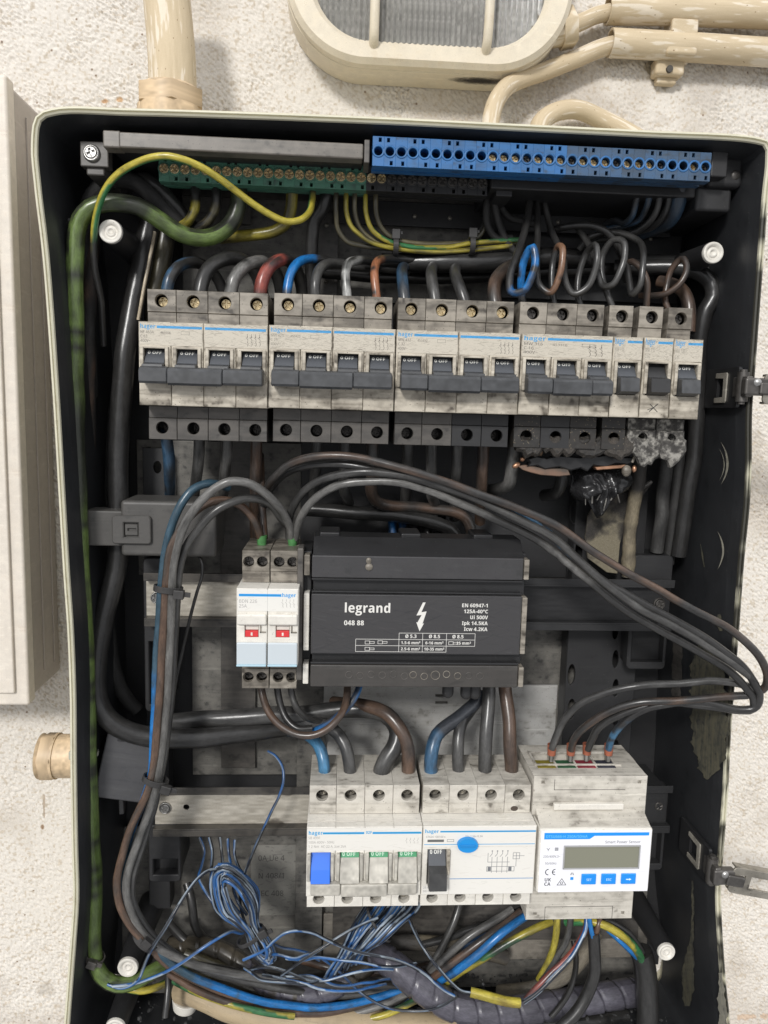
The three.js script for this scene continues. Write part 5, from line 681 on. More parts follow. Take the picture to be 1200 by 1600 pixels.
[[612, 905], [629, 905], [648, 905], [668, 905], [690, 905]].forEach(([x, y], i) => wire('cable_tail', ['bright blue strand standing behind the distribution block', 'dark blue strand standing behind the distribution block', 'black strand standing behind the distribution block', 'black strand standing behind the distribution block', 'black strand standing behind the distribution block'][i], i < 2 ? 'blue' : 'black', 3, [[x, 800, -24], [x + 1, 835, -18], [x + 2, 880, -12]], { soot: [0.3, 0.7, 0.8, 0.8, 0.8][i], group: i > 1 ? 'black strands behind the block' : undefined }));
// burnt remains
{
  const q = at(900, 722, 30), g = thing('charred_strip', 'charred busbar strip with bare copper edge hanging under the three-pole breaker', 'burnt busbar', [q.x, q.y, 30]);
  const L = (px, py) => { const p = at(px, py, 30); return [p.x - q.x, p.y - q.y]; };
  mesh('charred_insulation', plate(shapeOf([[822, 717], [836, 712], [852, 715], [872, 711], [905, 714], [916, 709], [932, 712], [950, 709], [968, 714], [985, 713], [990, 720], [978, 726], [960, 724], [944, 730], [925, 727], [916, 736], [906, 731], [890, 735], [872, 729], [850, 733], [838, 727], [822, 729], [826, 722]].map((p) => L(...p))), -3, 3, 0.8), M.blackGloss, g);
  mesh('copper_edge', plate(shapeOf([[926, 729], [975, 725], [968, 731], [930, 734]].map((p) => L(...p))), -2, 3.6, 0.4), M.copper, g);
  mesh('copper_foil', plate(shapeOf([[808, 728], [822, 726], [848, 732], [886, 732], [890, 742], [872, 744], [845, 742], [828, 738], [816, 734]].map((p) => L(...p))), -1.5, 1.8, 0.4), std({ map: grime([150, 122, 104], [70, 62, 56], 0.5, { seed: 151, streak: 0.9 }), roughness: 0.6, metalness: 0.3 }), g);
  mesh('copper_lump', [new THREE.IcosahedronGeometry(2.1, 1).scale(1.3, 0.8, 0.7).rotateZ(0.5).translate(...L(806, 727), 1)], M.copper, g); mesh('copper_lump', new THREE.IcosahedronGeometry(1.5, 2).translate(...L(815, 717), 2), M.copper, g); mesh('copper_lump', new THREE.IcosahedronGeometry(1.9, 1).scale(0.8, 1.2, 0.8).translate(...L(988, 732), 3), M.copper, g);
  mesh('melted_bead', [new THREE.IcosahedronGeometry(3, 2).scale(1, 1.2, 0.8).translate(...L(976, 735), 3), box(-0.8, 0.8, -6, 4, 0, 1.6, 0.5).rotateZ(-0.3).translate(...L(990, 708), 2)], M.tan, g);
  mesh('scorched_tape', plate(shapeOf([[818, 703], [850, 701], [846, 712], [818, 713]].map((p) => L(...p))), -1, 1, 0.3), std({ map: grime([150, 122, 96], [84, 70, 58], 0.45, { seed: 153 }), roughness: 0.7 }), g);
  const L2 = (px, py) => { const p = at(px, py, 42); return [p.x - q.x, p.y - q.y]; };
  [[806, 852, 3], [846, 905, 4], [896, 950, 5], [944, 992, 6], [986, 1034, 8], [1028, 1072, 9]].forEach(([xa, xb, sd]) => { // crusts of char sagging off the terminals
    const bot = [], top = [], n = 9; for (let i = 0; i <= n; i++) { const x = lerp(xa, xb, i / n), y = 684 + (x - 806) * 0.02, sag = Math.sin(Math.PI * i / n); top.push(L2(x, y - 6 * hash(i, sd, 2))); bot.push(L2(x, y + 12 + sag * (8 + 18 * hash(sd, 2, 2)) + 10 * hash(i, sd, 1))); }
    mesh('char_crust', plate(shapeOf([...top, ...bot.reverse()]), 6, 12.6 + hash(sd, 1, 1) * 1.6, 1.8), sd > 7 ? M.ash : sd % 2 ? M.scorch : M.crust, g, { uv: 0.03 });
  });
  const b = at(930, 760, 16), d = thing('melted_plastic', 'drooping lump of melted black plastic with glossy drips', 'burnt debris', [b.x, b.y, 16]);
  const ml = (px, py) => { const r = at(px, py, 16); return new THREE.Vector2(r.x - b.x, r.y - b.y); }, ring = new THREE.CatmullRomCurve3([[898, 736], [930, 728], [966, 727], [987, 736], [994, 752], [980, 768], [958, 780], [948, 800], [938, 812], [930, 798], [926, 780], [908, 784], [894, 772], [900, 752]].map((v) => { const q2 = ml(...v); return new THREE.Vector3(q2.x, q2.y, 0); }), true, 'centripetal').getSpacedPoints(70).slice(0, 70);
  const pos = [], idx = [], K2 = 14, cx0 = ring.reduce((t, v) => t + v.x, 0) / 70, cy0 = ring.reduce((t, v) => t + v.y, 0) / 70;
  for (let k = 0; k <= K2; k++) for (let i = 0; i < 70; i++) { const t = k / K2, v = ring[i], e = 1 - t, x = lerp(v.x, cx0, t), y = lerp(v.y, cy0, t), n = Math.abs(noise3(x / 7 + y / 9 + 20, y / 14 + 7, x / 5) - 0.5), m = noise3(x / 2.2, y / 2.2, 3) - 0.5; pos.push(x, y, -5 + 11 * Math.sqrt(1 - e * e) + n * 22 * smooth(0, 0.25, t) + m * 2.4); }
  for (let k = 0; k < K2; k++) for (let i = 0; i < 70; i++) { const a0 = k * 70 + i, b0 = k * 70 + (i + 1) % 70; idx.push(a0, b0, a0 + 70, b0, b0 + 70, a0 + 70); }
  for (let i = 1; i < 69; i++) idx.push(0, i + 1, i);
  const bl = new THREE.BufferGeometry(); bl.setAttribute('position', new THREE.Float32BufferAttribute(pos, 3)); bl.setIndex(idx); bl.computeVertexNormals();
  mesh('lump', bl, std({ map: T.black, roughness: 0.25, bumpMap: T.grainB, bumpScale: 0.0008 }), d);
  mesh('drip', [0, 1, 2, 3, 4, 5].map((i) => new THREE.CapsuleGeometry(0.3 + hash(i, 3, 3) * 0.3, 3 + hash(i, 4, 4) * 5, 4, 8).rotateZ(0.5 - hash(i, 7, 7) * 1.2).translate(-8 + i * 4.2, -2 - hash(i, 5, 5) * 9, 7)), M.ash, d);
  const c = at(940, 830, -6), e = thing('ash_plate', 'buckled strip of ash-grey plastic hanging below the melted lump', 'burnt debris', [c.x, c.y, -6]);
  const K = (px, py) => { const r = at(px, py, -6); return [r.x - c.x, r.y - c.y]; }, ag = plate(shapeOf([[932, 780], [975, 770], [1008, 750], [1018, 756], [996, 785], [978, 815], [968, 850], [964, 896], [948, 894], [918, 872], [914, 840], [918, 806]].map((v) => K(...v))), -0.8, 0.8, 0.2);
  mesh('buckled_sheet', ag, std({ map: tex(256, 256, (u, v, i, j) => { const a = fbm(u, v, 5, 5, 301), k = smooth(0.42, 0.62, a); const g2 = (hash(i, j, 2) - 0.5) * 20; return mix3([44 + g2, 41 + g2, 38 + g2], [112 + g2, 105 + g2, 88 + g2], k); }), roughness: 0.85 }), e);
  mesh('curled_edge', new THREE.TubeGeometry(new THREE.CatmullRomCurve3([[1016, 752], [1000, 762], [984, 764], [972, 758]].map((v) => new THREE.Vector3(...K(...v), 2))), 16, 1.4, 8), M.dark, e);
}
wire('bare_conductor', 'burnt rough brown conductor standing beside the ash plate', 'tan', 4.4, [[1000, 700, 4], [998, 740, 2], [988, 800, -2], [983, 850, -4], [981, 900, -6]], { soot: 0.45, lump: 0.5, matt: true, clean: [[0.35, 1]], sootColor: [0.05, 0.045, 0.04] });
wire('cable', 'sooty grey cable slanting down behind the end of the upper row', 'dgrey', 4.4, [[1046, 700, -4], [1040, 740, -4], [1034, 800, -6], [1026, 862, -10]], { soot: 0.5, matt: true });
wire('cable', 'dark cable between two slanting ones under the end breakers', 'black', 4, [[1064, 700, -10], [1058, 760, -10], [1050, 830, -12], [1044, 880, -14]], { matt: true });
// ---------------------------------------------------------------- middle row
function ferrule(label, px, py) { const p = at(px, py, 30), g = thing('ferrule', label, 'ferrule', [p.x, p.y, 30], 'green twin ferrules'); const m = std({ color: rgb(0.1, 0.32, 0.1), map: T.grain, roughness: 0.45 }); mesh('sleeve', [new THREE.CylinderGeometry(3.1, 2.5, 7, 18).translate(0, 0, 0), new THREE.CylinderGeometry(3.25, 3.1, 1.2, 18).translate(0, 3.6, 0)], m, g); mesh('crimp_pin', new THREE.CylinderGeometry(1.5, 1.5, 8, 12).translate(0, -6, 0), M.steel, g); }
ferrule('green twin ferrule on the two-pole breaker with a brown wire', 409, 847); ferrule('green twin ferrule on the two-pole breaker between two grey wires', 457, 845);
wire('wire', 'light grey wire arching highest over the two-pole breaker into the tied bundle', 'grey', 2.5, [[456, 842, 30], [451, 819, 36], [436, 793, 44], [413, 769, 52], [387, 755, 58], [362, 752, 60], [342, 760, 60], [320, 777, 60], [302, 798, 58], [286, 825, 56], [276, 857, 54], [270, 890, 52], [268, 947, 50], [265, 1013, 48], [262, 1080, 48], [259, 1115, 48], [254, 1160, 48], [246, 1211, 48], [236, 1256, 46], [216, 1314, 42], [200, 1362, 40], [198, 1398, 40], [211, 1439, 40], [245, 1479, 38], [297, 1505, 34], [352, 1519, 28], [425, 1530, 20], [520, 1536, 10], [600, 1538, 4]], { soot: 0.3, sootColor: [0.06, 0.058, 0.055] });
wire('wire', 'dark grey wire arching under the light grey one into the tied bundle', 'dgrey', 2.5, [[462, 842, 28], [450, 822, 30], [436, 806, 34], [420, 786, 40], [392, 779, 46], [365, 784, 50], [333, 801, 52], [308, 829, 52], [292, 853, 50], [281, 884, 48], [275, 950, 46], [271, 1013, 44], [267, 1080, 43], [262, 1130, 43], [256, 1180, 44], [250, 1212, 44], [240, 1262, 42], [222, 1320, 38], [208, 1368, 36], [206, 1400, 36], [220, 1438, 35], [256, 1478, 32], [306, 1510, 28], [370, 1530, 22], [440, 1545, 16], [530, 1556, 10], [640, 1545, 4]], { soot: 0.45, sootColor: [0.05, 0.049, 0.048] });
wire('wire', 'brown wire from the first ferrule joining the tied bundle', 'brown', 2.4, [[408, 843, 30], [404, 828, 32], [387, 798, 36], [368, 786, 38], [345, 782, 42], [318, 790, 48], [296, 808, 52], [279, 832, 54], [266, 860, 54], [261, 893, 52], [257, 947, 50], [253, 1013, 49], [250, 1075, 49], [245, 1142, 49], [240, 1200, 49], [230, 1237, 48], [205, 1293, 44], [189, 1343, 42], [183, 1380, 42], [188, 1417, 42], [206, 1450, 42], [232, 1476, 40], [262, 1507, 36], [315, 1536, 30], [370, 1557, 24], [430, 1570, 18], [520, 1574, 10], [580, 1560, 4], [640, 1535, -4]], { soot: 0.35, sootColor: [0.06, 0.055, 0.05] });
wire('wire', 'dark wire rising straight from the first ferrule', 'brown', 2.3, [[413, 842, 28], [411, 815, 24], [409, 785, 18], [408, 750, 8], [407, 710, -4]], { soot: 0.55 });
wire('wire', 'blue wire of the tied bundle, brightest along its lower run', 'blue', 2.5, [[356, 762, 26], [338, 757, 34], [317, 757, 42], [297, 768, 46], [278, 797, 48], [266, 829, 48], [258, 865, 48], [254, 900, 48], [250, 953, 48], [246, 1013, 47], [243, 1085, 47], [240, 1160, 46], [237, 1206, 45], [228, 1240, 42], [208, 1292, 36], [196, 1345, 34], [192, 1385, 34], [200, 1425, 34], [222, 1462, 36], [246, 1486, 38], [278, 1514, 36], [333, 1540, 32], [388, 1558, 28], [443, 1570, 24], [490, 1574, 20], [552, 1568, 14], [610, 1552, 8], [660, 1540, 2]], { soot: -0.1, clean: [[0.27, 0.47], [0.7, 0.97]], sootColor: [0.05, 0.1, 0.14] });
wire('wire', 'black thin sensor lead hanging from the upper sensor clamp', 'black', 1, [[305, 862, 18], [314, 874, 22], [317, 892, 24], [308, 925, 28], [297, 965, 30], [286, 1015, 30], [276, 1060, 32], [270, 1095, 34]], {});
[['brown-grey wire sweeping highest towards the enclosure edge', 'brown', 0.66, [[411, 775, 26], [418, 761, 34], [430, 745, 44], [453, 725, 52], [493, 714, 58], [543, 713, 62], [593, 722, 64], [643, 735, 66], [693, 752, 67], [743, 770, 68], [800, 791, 68], [867, 820, 69], [933, 866, 70], [1000, 906, 71], [1067, 943, 72], [1133, 979, 74], [1167, 1005, 75], [1190, 1031, 74], [1199, 1058, 70], [1192, 1078, 66], [1176, 1084, 64], [1150, 1087, 62], [1112, 1091, 60], [1056, 1095, 56], [1004, 1097, 52], [955, 1110, 46], [921, 1130, 40], [900, 1151, 34], [892, 1172, 30]]],
  ['blue-tinged wire sweeping just under the highest one', 'steelblue', 0.5, [[412, 790, 20], [420, 768, 28], [438, 745, 36], [463, 731, 44], [505, 725, 52], [550, 728, 58], [600, 737, 60], [650, 748, 62], [700, 764, 62], [760, 785, 62], [810, 805, 62], [848, 826, 62], [872, 848, 63], [905, 878, 64], [950, 911, 66], [1000, 940, 67], [1050, 966, 68], [1100, 995, 70], [1138, 1022, 71], [1163, 1045, 70], [1180, 1072, 68], [1187, 1092, 66], [1180, 1105, 64], [1163, 1109, 62], [1131, 1104, 60], [1095, 1096, 57], [1025, 1103, 52], [983, 1123, 44], [959, 1148, 36], [951, 1170, 30]]],
  ['dark wire leaving the second ferrule and sweeping to the enclosure edge', 'dgrey', 0.45, [[452, 842, 26], [452, 815, 30], [461, 787, 38], [480, 763, 46], [510, 747, 54], [560, 738, 60], [610, 740, 62], [660, 748, 63], [710, 766, 64], [760, 787, 64], [810, 810, 65], [862, 838, 65], [910, 880, 66], [955, 918, 67], [1000, 950, 68], [1050, 978, 69], [1100, 1006, 70], [1150, 1040, 71], [1176, 1062, 68], [1181, 1074, 66], [1160, 1068, 63], [1112, 1064, 60], [1056, 1068, 56], [990, 1073, 52], [938, 1085, 46], [902, 1104, 40], [876, 1135, 34], [862, 1170, 30]]],
  ['light grey wire leaving the second ferrule, lowest of the sweep', 'grey', 0.35, [[461, 842, 30], [467, 818, 36], [480, 793, 44], [500, 773, 50], [533, 757, 56], [577, 752, 58], [627, 755, 60], [677, 768, 60], [727, 790, 60], [777, 813, 60], [827, 836, 60], [866, 862, 60], [917, 905, 61], [967, 946, 62], [1033, 986, 64], [1100, 1022, 66], [1143, 1050, 67], [1170, 1080, 66], [1180, 1100, 64], [1172, 1112, 62], [1150, 1110, 60], [1100, 1103, 57], [1040, 1099, 52], [976, 1114, 45], [938, 1135, 38], [918, 1171, 30]]]].forEach(([l, c, s, p]) => wire('wire', l, c, 2.35, p, { soot: s, sootColor: [0.045, 0.044, 0.043], clean: c === 'steelblue' ? [[0.37, 0.44], [0.96, 1]] : c === 'grey' ? [[0, 0.3], [0.4, 0.46]] : undefined }));
[[862, 1171], [892, 1171], [917, 1170], [951, 1171]].forEach(([x, y], i) => { const p = at(x, y, 29), g = thing('ferrule', ['copper-red ferrule in the yellow-marked meter terminal', 'copper-red ferrule in the green-marked meter terminal', 'copper-red ferrule in the red-marked meter terminal', 'copper-red ferrule in the dark-marked meter terminal'][i], 'ferrule', [p.x, p.y, 29]); mesh('sleeve', new THREE.CylinderGeometry(2.9, 2.6, 7, 18), std({ color: rgb(0.42, 0.13, 0.07), map: T.grain, roughness: 0.5 }), g); mesh('crimp_pin', new THREE.CylinderGeometry(1.5, 1.5, 6, 12).translate(0, -5, 0), M.steel, g); });
function tie(label, px, py, z, rx, rz, angle, o = {}) { // a strap loop with a square head
  const p = at(px, py, z), g = thing('cable_tie', label, 'cable tie', [p.x, p.y, p.z]);
  const cv = new THREE.EllipseCurve(0, 0, rx, rz, 0, Math.PI * 2), w = o.w || 2.2, pts = cv.getPoints(28), s = shapeOf(pts.map((v) => [v.x, v.y])); s.holes.push(new THREE.Path(pts.map((v) => new THREE.Vector2(v.x * (1 - 0.9 / rx), v.y * (1 - 0.9 / rz))).reverse()));
  const m = o.m || M.tie; mesh('strap', plate(s, -w, w, 0.2).rotateX(Math.PI / 2).rotateZ(angle), m, g);
  if (o.head !== false) { mesh('tie_head', box(-3, 3, -2.6, 2.6, -2, 2, 0.5).rotateZ(angle).translate((o.hx ?? rx + 1), o.hy ?? 0, o.hz ?? rz * 0.6), m, g); mesh('tie_end', box(0, o.tail || 4, -1.4, 1.4, -0.5, 0.5, 0.2).rotateZ(angle).translate((o.hx ?? rx + 1) + 2.6, o.hy ?? 0, o.hz ?? rz * 0.6), m, g); }
}
tie('black tie with square head round the wire bundle beside the middle rail', 263, 920, 50, 8.5, 5.5, -0.1, { hx: 7, hy: -2, hz: 5, w: 1.8 });
tie('black tie gathering the wire bundle above the lower rail', 243, 1219, 47, 8, 6, -0.3, { hx: 7, hy: -4, hz: 4, w: 1.8 });
tie('black tie upright on the earth bundle, beside the fan of thin wires', 618, 385, -1, 6, 6, Math.PI / 2, { hx: 0, hy: 6.5, hz: 3, w: 1.7, tail: 2 }); tie('black tie on the earth bundle next to the soot tangle', 737, 383, -1, 6, 6, Math.PI / 2, { hx: 0, hy: 6.5, hz: 3, w: 1.7, tail: 2 });
tie('pale worn tie round the green earth cable beside the sensor clamp', 138, 1177, 18, 6.4, 6.4, 0, { m: std({ color: rgb(0.4, 0.4, 0.33), roughness: 0.5 }), w: 1.2, hx: -8, hz: 2 });
tie('sooty tie round the green earth cable near its upper bend', 117, 350, 15, 6.2, 6.2, 0.5, { w: 1.6, hx: 2, hy: 0, hz: 6 }); tie('grey tie round the green earth cable at its lower bend', 148, 1496, 25, 6.4, 6.4, -0.4, { m: M.dark, w: 2, hx: 0, hz: 6 }); tie('black tie round the bundle above the lower standoff cap', 228, 1468, 38, 9, 6.5, -0.75, { w: 2.4, hx: 2, hy: 2, hz: 6 });
// sensor clamps
{
  const q = rect(188, 783, 312, 870, 26), cx = (q[0] + q[1]) / 2, cy = (q[2] + q[3]) / 2, W = (q[1] - q[0]) / 2, H = (q[3] - q[2]) / 2, g = thing('sensor_clamp', 'black split current clamp with latch tongue beside the arching wires', 'current sensor', [cx, cy, 0]);
  const m = std({ map: grime([84, 82, 79], [52, 51, 50], 0.46, { seed: 161, streak: 0.5 }), roughness: 0.5 });
  mesh('clamp_body', box(-W, W + 10, -H, H, -8, 26, 2.5), m, g); const st = rect(121, 798, 190, 853, 22); mesh('clamp_arm', box(st[0] - cx, -W + 3, st[2] - cy, st[3] - cy, 4, 22, 1), m, g);
  const l = rect(175, 806, 236, 850, 28), ls = rrect(l[0] - cx, l[1] - cx, l[2] - cy, l[3] - cy, 2); const lx = l[0] - cx, ly = (l[2] + l[3]) / 2 - cy; ls.holes.push(rectHole(lx + 7, lx + 15.5, ly - 4.4, ly + 4.4)); mesh('latch_tongue', plate(ls, 25, 28.6, 0.6), m, g); { const sc = rrect(lx + 7.4, lx + 15, ly - 3.4, ly + 3.4, 0.6); sc.holes.push(rectHole(lx + 9, lx + 14, ly - 0.8, ly + 0.8)); mesh('latch_catch', plate(sc, 25, 27.4, 0.3), m, g); } 
  const p = at(188, 1206, 22), k = thing('sensor_clamp', 'black split current clamp hanging tilted beside the tied bundle, ribbed hinge upward', 'current sensor', [p.x, p.y, 6]); k.rotation.set(-0.1, 0.15, -0.2);
  mesh('clamp_body', box(-15, 15, -21, 21, -12, 14, 1.2), std({ map: grime([70, 70, 72], [50, 50, 52], 0.4, { seed: 163, streak: 1 }), roughness: 0.5 }), k);
  for (let i = 0; i < 4; i++) mesh('hinge_tooth', box(-8 + i * 6, -5 + i * 6, 17, 23, 8, 16, 0.4), M.black, k); mesh('clamp_foot', box(-6, -3, -34, -20, -6, 4, 0.6).rotateZ(0.25), M.black, k);
}
// ---------------------------------------------------------------- between middle and lower rows
wire('cable', 'thick glossy black cable lying level behind the tied bundle', 'dgrey', 5.6, [[262, 1128, -4], [330, 1123, 2], [400, 1118, 4], [470, 1116, 4], [540, 1108, 4], [600, 1115, 10], [622, 1150, 20], [597, 1200, 26], [596, 1225, 26]].map((p, i) => i < 5 ? p : p), { soot: 0.55, sootColor: [0.03, 0.03, 0.03] });
wire('cable', 'blue cable end dropping into the first isolator terminal', 'steelblue', 3.8, [[440, 1142, -6], [470, 1145, 4], [490, 1155, 14], [503, 1175, 22], [507, 1205, 26], [507, 1230, 26]], { soot: 0.35, clean: [[0.4, 1]], sootColor: [0.05, 0.06, 0.07] });
wire('cable', 'grey-black cable dropping into the second isolator terminal', 'dgrey', 4.1, [[440, 1128, -2], [490, 1130, 8], [522, 1142, 16], [540, 1168, 22], [547, 1205, 26], [547, 1230, 26]], { soot: 0.4, sootColor: [0.04, 0.04, 0.042] });
wire('cable', 'brown cable arching down into the last isolator terminal', 'brown', 4.4, [[520, 1098, -8], [565, 1102, 6], [602, 1113, 16], [626, 1137, 22], [638, 1170, 26], [638, 1205, 26], [638, 1230, 26]], { soot: 0.4, sootColor: [0.05, 0.045, 0.042] });
wire('cable', 'blue-grey cable crossing forward into the first terminal beside the isolator', 'dblue', 4.4, [[752, 1080, 4], [742, 1100, 8], [712, 1124, 14], [684, 1148, 20], [674, 1180, 25], [674, 1230, 26]], { soot: 0.4, clean: [[0.55, 1]], sootColor: [0.05, 0.055, 0.065] });
wire('cable', 'grey-black cable behind the crossing blue-grey one', 'dgrey', 3.9, [[745, 1080, -4], [740, 1100, 2], [722, 1130, 14], [716, 1170, 22], [717, 1230, 26]], { soot: 0.5, sootColor: [0.04, 0.04, 0.042] });
wire('cable', 'straight grey-black cable dropping into the third terminal', 'dgrey', 4.4, [[764, 1070, 8], [763, 1110, 16], [759, 1160, 23], [758, 1230, 26]], { soot: 0.45, sootColor: [0.04, 0.04, 0.042] });
wire('cable', 'brown cable dropping straight beside the power meter', 'brown', 4.4, [[788, 1066, 8], [794, 1110, 16], [797, 1160, 23], [800, 1230, 26]], { soot: 0.45, sootColor: [0.05, 0.045, 0.042] });
wire('wire', 'dark brown wire looping low from the two-pole breaker back up to the block', 'brown', 2.3, [[407, 1062, 24], [411, 1088, 28], [424, 1118, 36], [446, 1139, 42], [476, 1150, 46], [506, 1142, 46], [530, 1120, 42], [541, 1095, 34], [543, 1062, 24]], { soot: 0.5, sootColor: [0.05, 0.046, 0.043] });
wire('wire', 'black wire looping inside the dark brown loop', 'black', 2.2, [[432, 1064, 22], [436, 1092, 24], [446, 1120, 28], [466, 1138, 32], [488, 1138, 32]], { soot: 0.4 });
wire('wire', 'grey wire with blue streak rising to the block from the loop', 'blue', 2.1, [[470, 1150, 26], [500, 1138, 30], [530, 1118, 32], [552, 1095, 30], [564, 1064, 22]], { soot: 0.6, sootColor: [0.07, 0.07, 0.07] });
wire('wire', 'short dark wire curving from the last lower terminal of the two-pole breaker', 'dgrey', 2.1, [[454, 1064, 22], [457, 1090, 24], [466, 1110, 26], [480, 1122, 22], [500, 1126, 12]], { soot: 0.5 });
[[700, 1078], [728, 1080], [742, 1080]].forEach(([x, y], i) => { const p = at(x, y, 34), g = thing('cable_stub', 'black rounded stub under the distribution block', 'cable stub', [p.x, p.y, 34], 'stubs under the distribution block'); mesh('stub_cap', new THREE.CapsuleGeometry(3.6, 7, 6, 14).translate(0, 2, 0), M.black, g); });
// ---------------------------------------------------------------- bottom of the enclosure
wire('sensor_lead', 'thin black and white lead dropping from the shadow over the lower rail', 'bw', 0.95, [[419, 1174, 0], [433, 1184, 8], [443, 1206, 14], [440, 1234, 18], [424, 1268, 20], [406, 1308, 20], [388, 1350, 18], [377, 1385, 16], [376, 1412, 16], [386, 1447, 18], [410, 1466, 20], [437, 1480, 22], [470, 1486, 22], [500, 1496, 20], [530, 1518, 20], [560, 1548, 24], [600, 1572, 28], [650, 1580, 30], [690, 1572, 34], [715, 1556, 36]], { soot: 0.42 });
wire('sensor_lead', 'thin blue-white lead rising from the green cable bend past the bundle tie', 'bw', 1.05, [[168, 1538, 34], [190, 1544, 36], [214, 1533, 40], [228, 1502, 44], [240, 1478, 48], [258, 1450, 48], [282, 1410, 42], [303, 1380, 34], [322, 1362, 26], [345, 1358, 20]], { soot: 0.2 });
wire('sensor_lead', 'thin lead crossing the blue wire from the green cable bend', 'bw', 1.05, [[176, 1541, 36], [205, 1538, 38], [240, 1527, 42], [275, 1510, 46], [310, 1486, 46], [340, 1466, 42], [362, 1456, 36], [380, 1458, 30], [392, 1450, 24]], { soot: 0.22 });
wire('sensor_lead', 'long thin lead rolling across the bottom from coil to yellow sleeve', 'bw', 1, [[380, 1500, 40], [398, 1492, 42], [417, 1481, 44], [436, 1464, 46], [455, 1455, 46], [487, 1457, 44], [515, 1470, 40], [548, 1485, 38], [590, 1494, 38], [628, 1504, 40], [660, 1520, 42], [690, 1545, 40], [710, 1556, 38]], { soot: 0.3 });
wire('sensor_lead', 'thin lead with a frayed end pointing up to the striped bundle', 'bw', 1, [[439, 1524, 34], [462, 1508, 38], [490, 1490, 40], [520, 1470, 38], [560, 1447, 34], [590, 1434, 28]], { soot: 0.4 });
wire('sensor_lead', 'thin lead slanting from the residual current device to the yellow sleeve', 'bw', 1, [[633, 1420, 10], [648, 1456, 20], [668, 1490, 30], [696, 1526, 36], [722, 1549, 38], [742, 1552, 38]], { soot: 0.35 });
{ // one long lead wound into a slack hank: the curve runs round and round between the tie and its two bights
  const pts = [], A = [342, 1352], B = [424, 1506], dx = B[0] - A[0], dy = B[1] - A[1], L = Math.hypot(dx, dy), ux = dx / L, uy = dy / L;
  for (let i = 0; i < 18; i++) { const f = i / 17, h = (k) => hash(i, k, 15) - 0.5, len = L * (0.5 - 0.1 * f + 0.03 * h(1)), wid = 31 - 21 * f + 3 * h(2), cx = (A[0] + B[0]) / 2 + 6 * h(3) + 4 * f, cy = (A[1] + B[1]) / 2 + 6 * h(4) + 8 * f, z = 20 + 20 * f;
    for (let k = 0; k < 14; k++) { const q = k / 14 * Math.PI * 2 + Math.PI, t = Math.cos(q), w = wid * Math.sin(q) * (0.45 + 0.55 * smooth(0.05, 0.5, Math.abs(t - 0.3))) * (t < 0 ? 1.15 : 0.8); pts.push([cx + ux * len * t - uy * w, cy + uy * len * t + ux * w, z + 3 * Math.sin(q + i) + 4 * t]); } }
  wire('coiled_lead', 'slack hank of thin blue-white lead hanging under the lower rail', 'bw', 1.1, pts, { soot: 0.3, maxSeg: 2000, step: 3, bend: 0.1, category: 'cable' });
}
[[318, 1312], [331, 1312], [345, 1312], [356, 1314], [365, 1316]].forEach(([x, y], i) => wire('sensor_lead', 'thin dark lead dropping behind the lower rail into the hank', 'bw', 1.05, [[x - 6 + i * 2, y - 4, -14], [x + 2, y + 26, -8], [x - 8 + i * 6, y + 55, 4], [x + 4 + i * 2, y + 84, 14], [x + 30, y + 116, 20]], { soot: 0.5, group: 'leads behind the lower rail' }));
// second hank: a sheaf of parallel runs slanting under the isolator
for (let i = 0; i < 24; i++) { const t = i / 23, x0 = 506 + t * 58, y0 = 1530 - t * 34 + 8 * hash(i, 1, 8), x1 = 566 + t * 84, y1 = 1422 + 6 * hash(i, 2, 8), z = 14 + 12 * hash(i, 3, 8); wire('sensor_lead', 'blue-white strand in the slanting sheaf under the isolator', 'bw', 1.15, [[x0, y0, z - 10], [x0 + 8, y0 - 16, z], [lerp(x0, x1, 0.4) - 4 + 8 * hash(i, 4, 8), lerp(y0, y1, 0.42), z + 5], [lerp(x0, x1, 0.75), lerp(y0, y1, 0.78), z + 2], [x1, y1, z - 10], [x1 + 10, y1 - 20, z - 20]], { soot: 0.06 + 0.12 * hash(i, 6, 8), group: 'strands of the slanting sheaf' }); }
for (let i = 0; i < 6; i++) { const h = (k) => hash(i, k, 77), x0 = 330 + 150 * h(1), y0 = 1478 + 50 * h(2), x1 = 480 + 200 * h(3), y1 = 1500 + 60 * h(4), z = 20 + 26 * h(5); wire('sensor_lead', 'thin blue-white lead lying loose in the bottom tangle', 'bw', 0.95, [[x0, y0, z - 14], [lerp(x0, x1, 0.25), y0 + 30 * (h(6) - 0.4), z], [lerp(x0, x1, 0.5), lerp(y0, y1, 0.5) + 26 * (h(7) - 0.3), z + 4], [lerp(x0, x1, 0.75), y1 + 24 * (h(8) - 0.5), z], [x1, y1, z - 18]], { soot: 0.3, group: 'loose leads in the bottom tangle', bend: 1.2 }); }
tie('black tie across the hank of blue-white lead', 392, 1462, 36, 10, 8, 0.55, { w: 1.3, hx: 8, hy: 6, hz: 6 }); tie('thin black tie across the slanting sheaf under the isolator', 592, 1444, 20, 14, 9, -0.95, { w: 0.9, head: false });
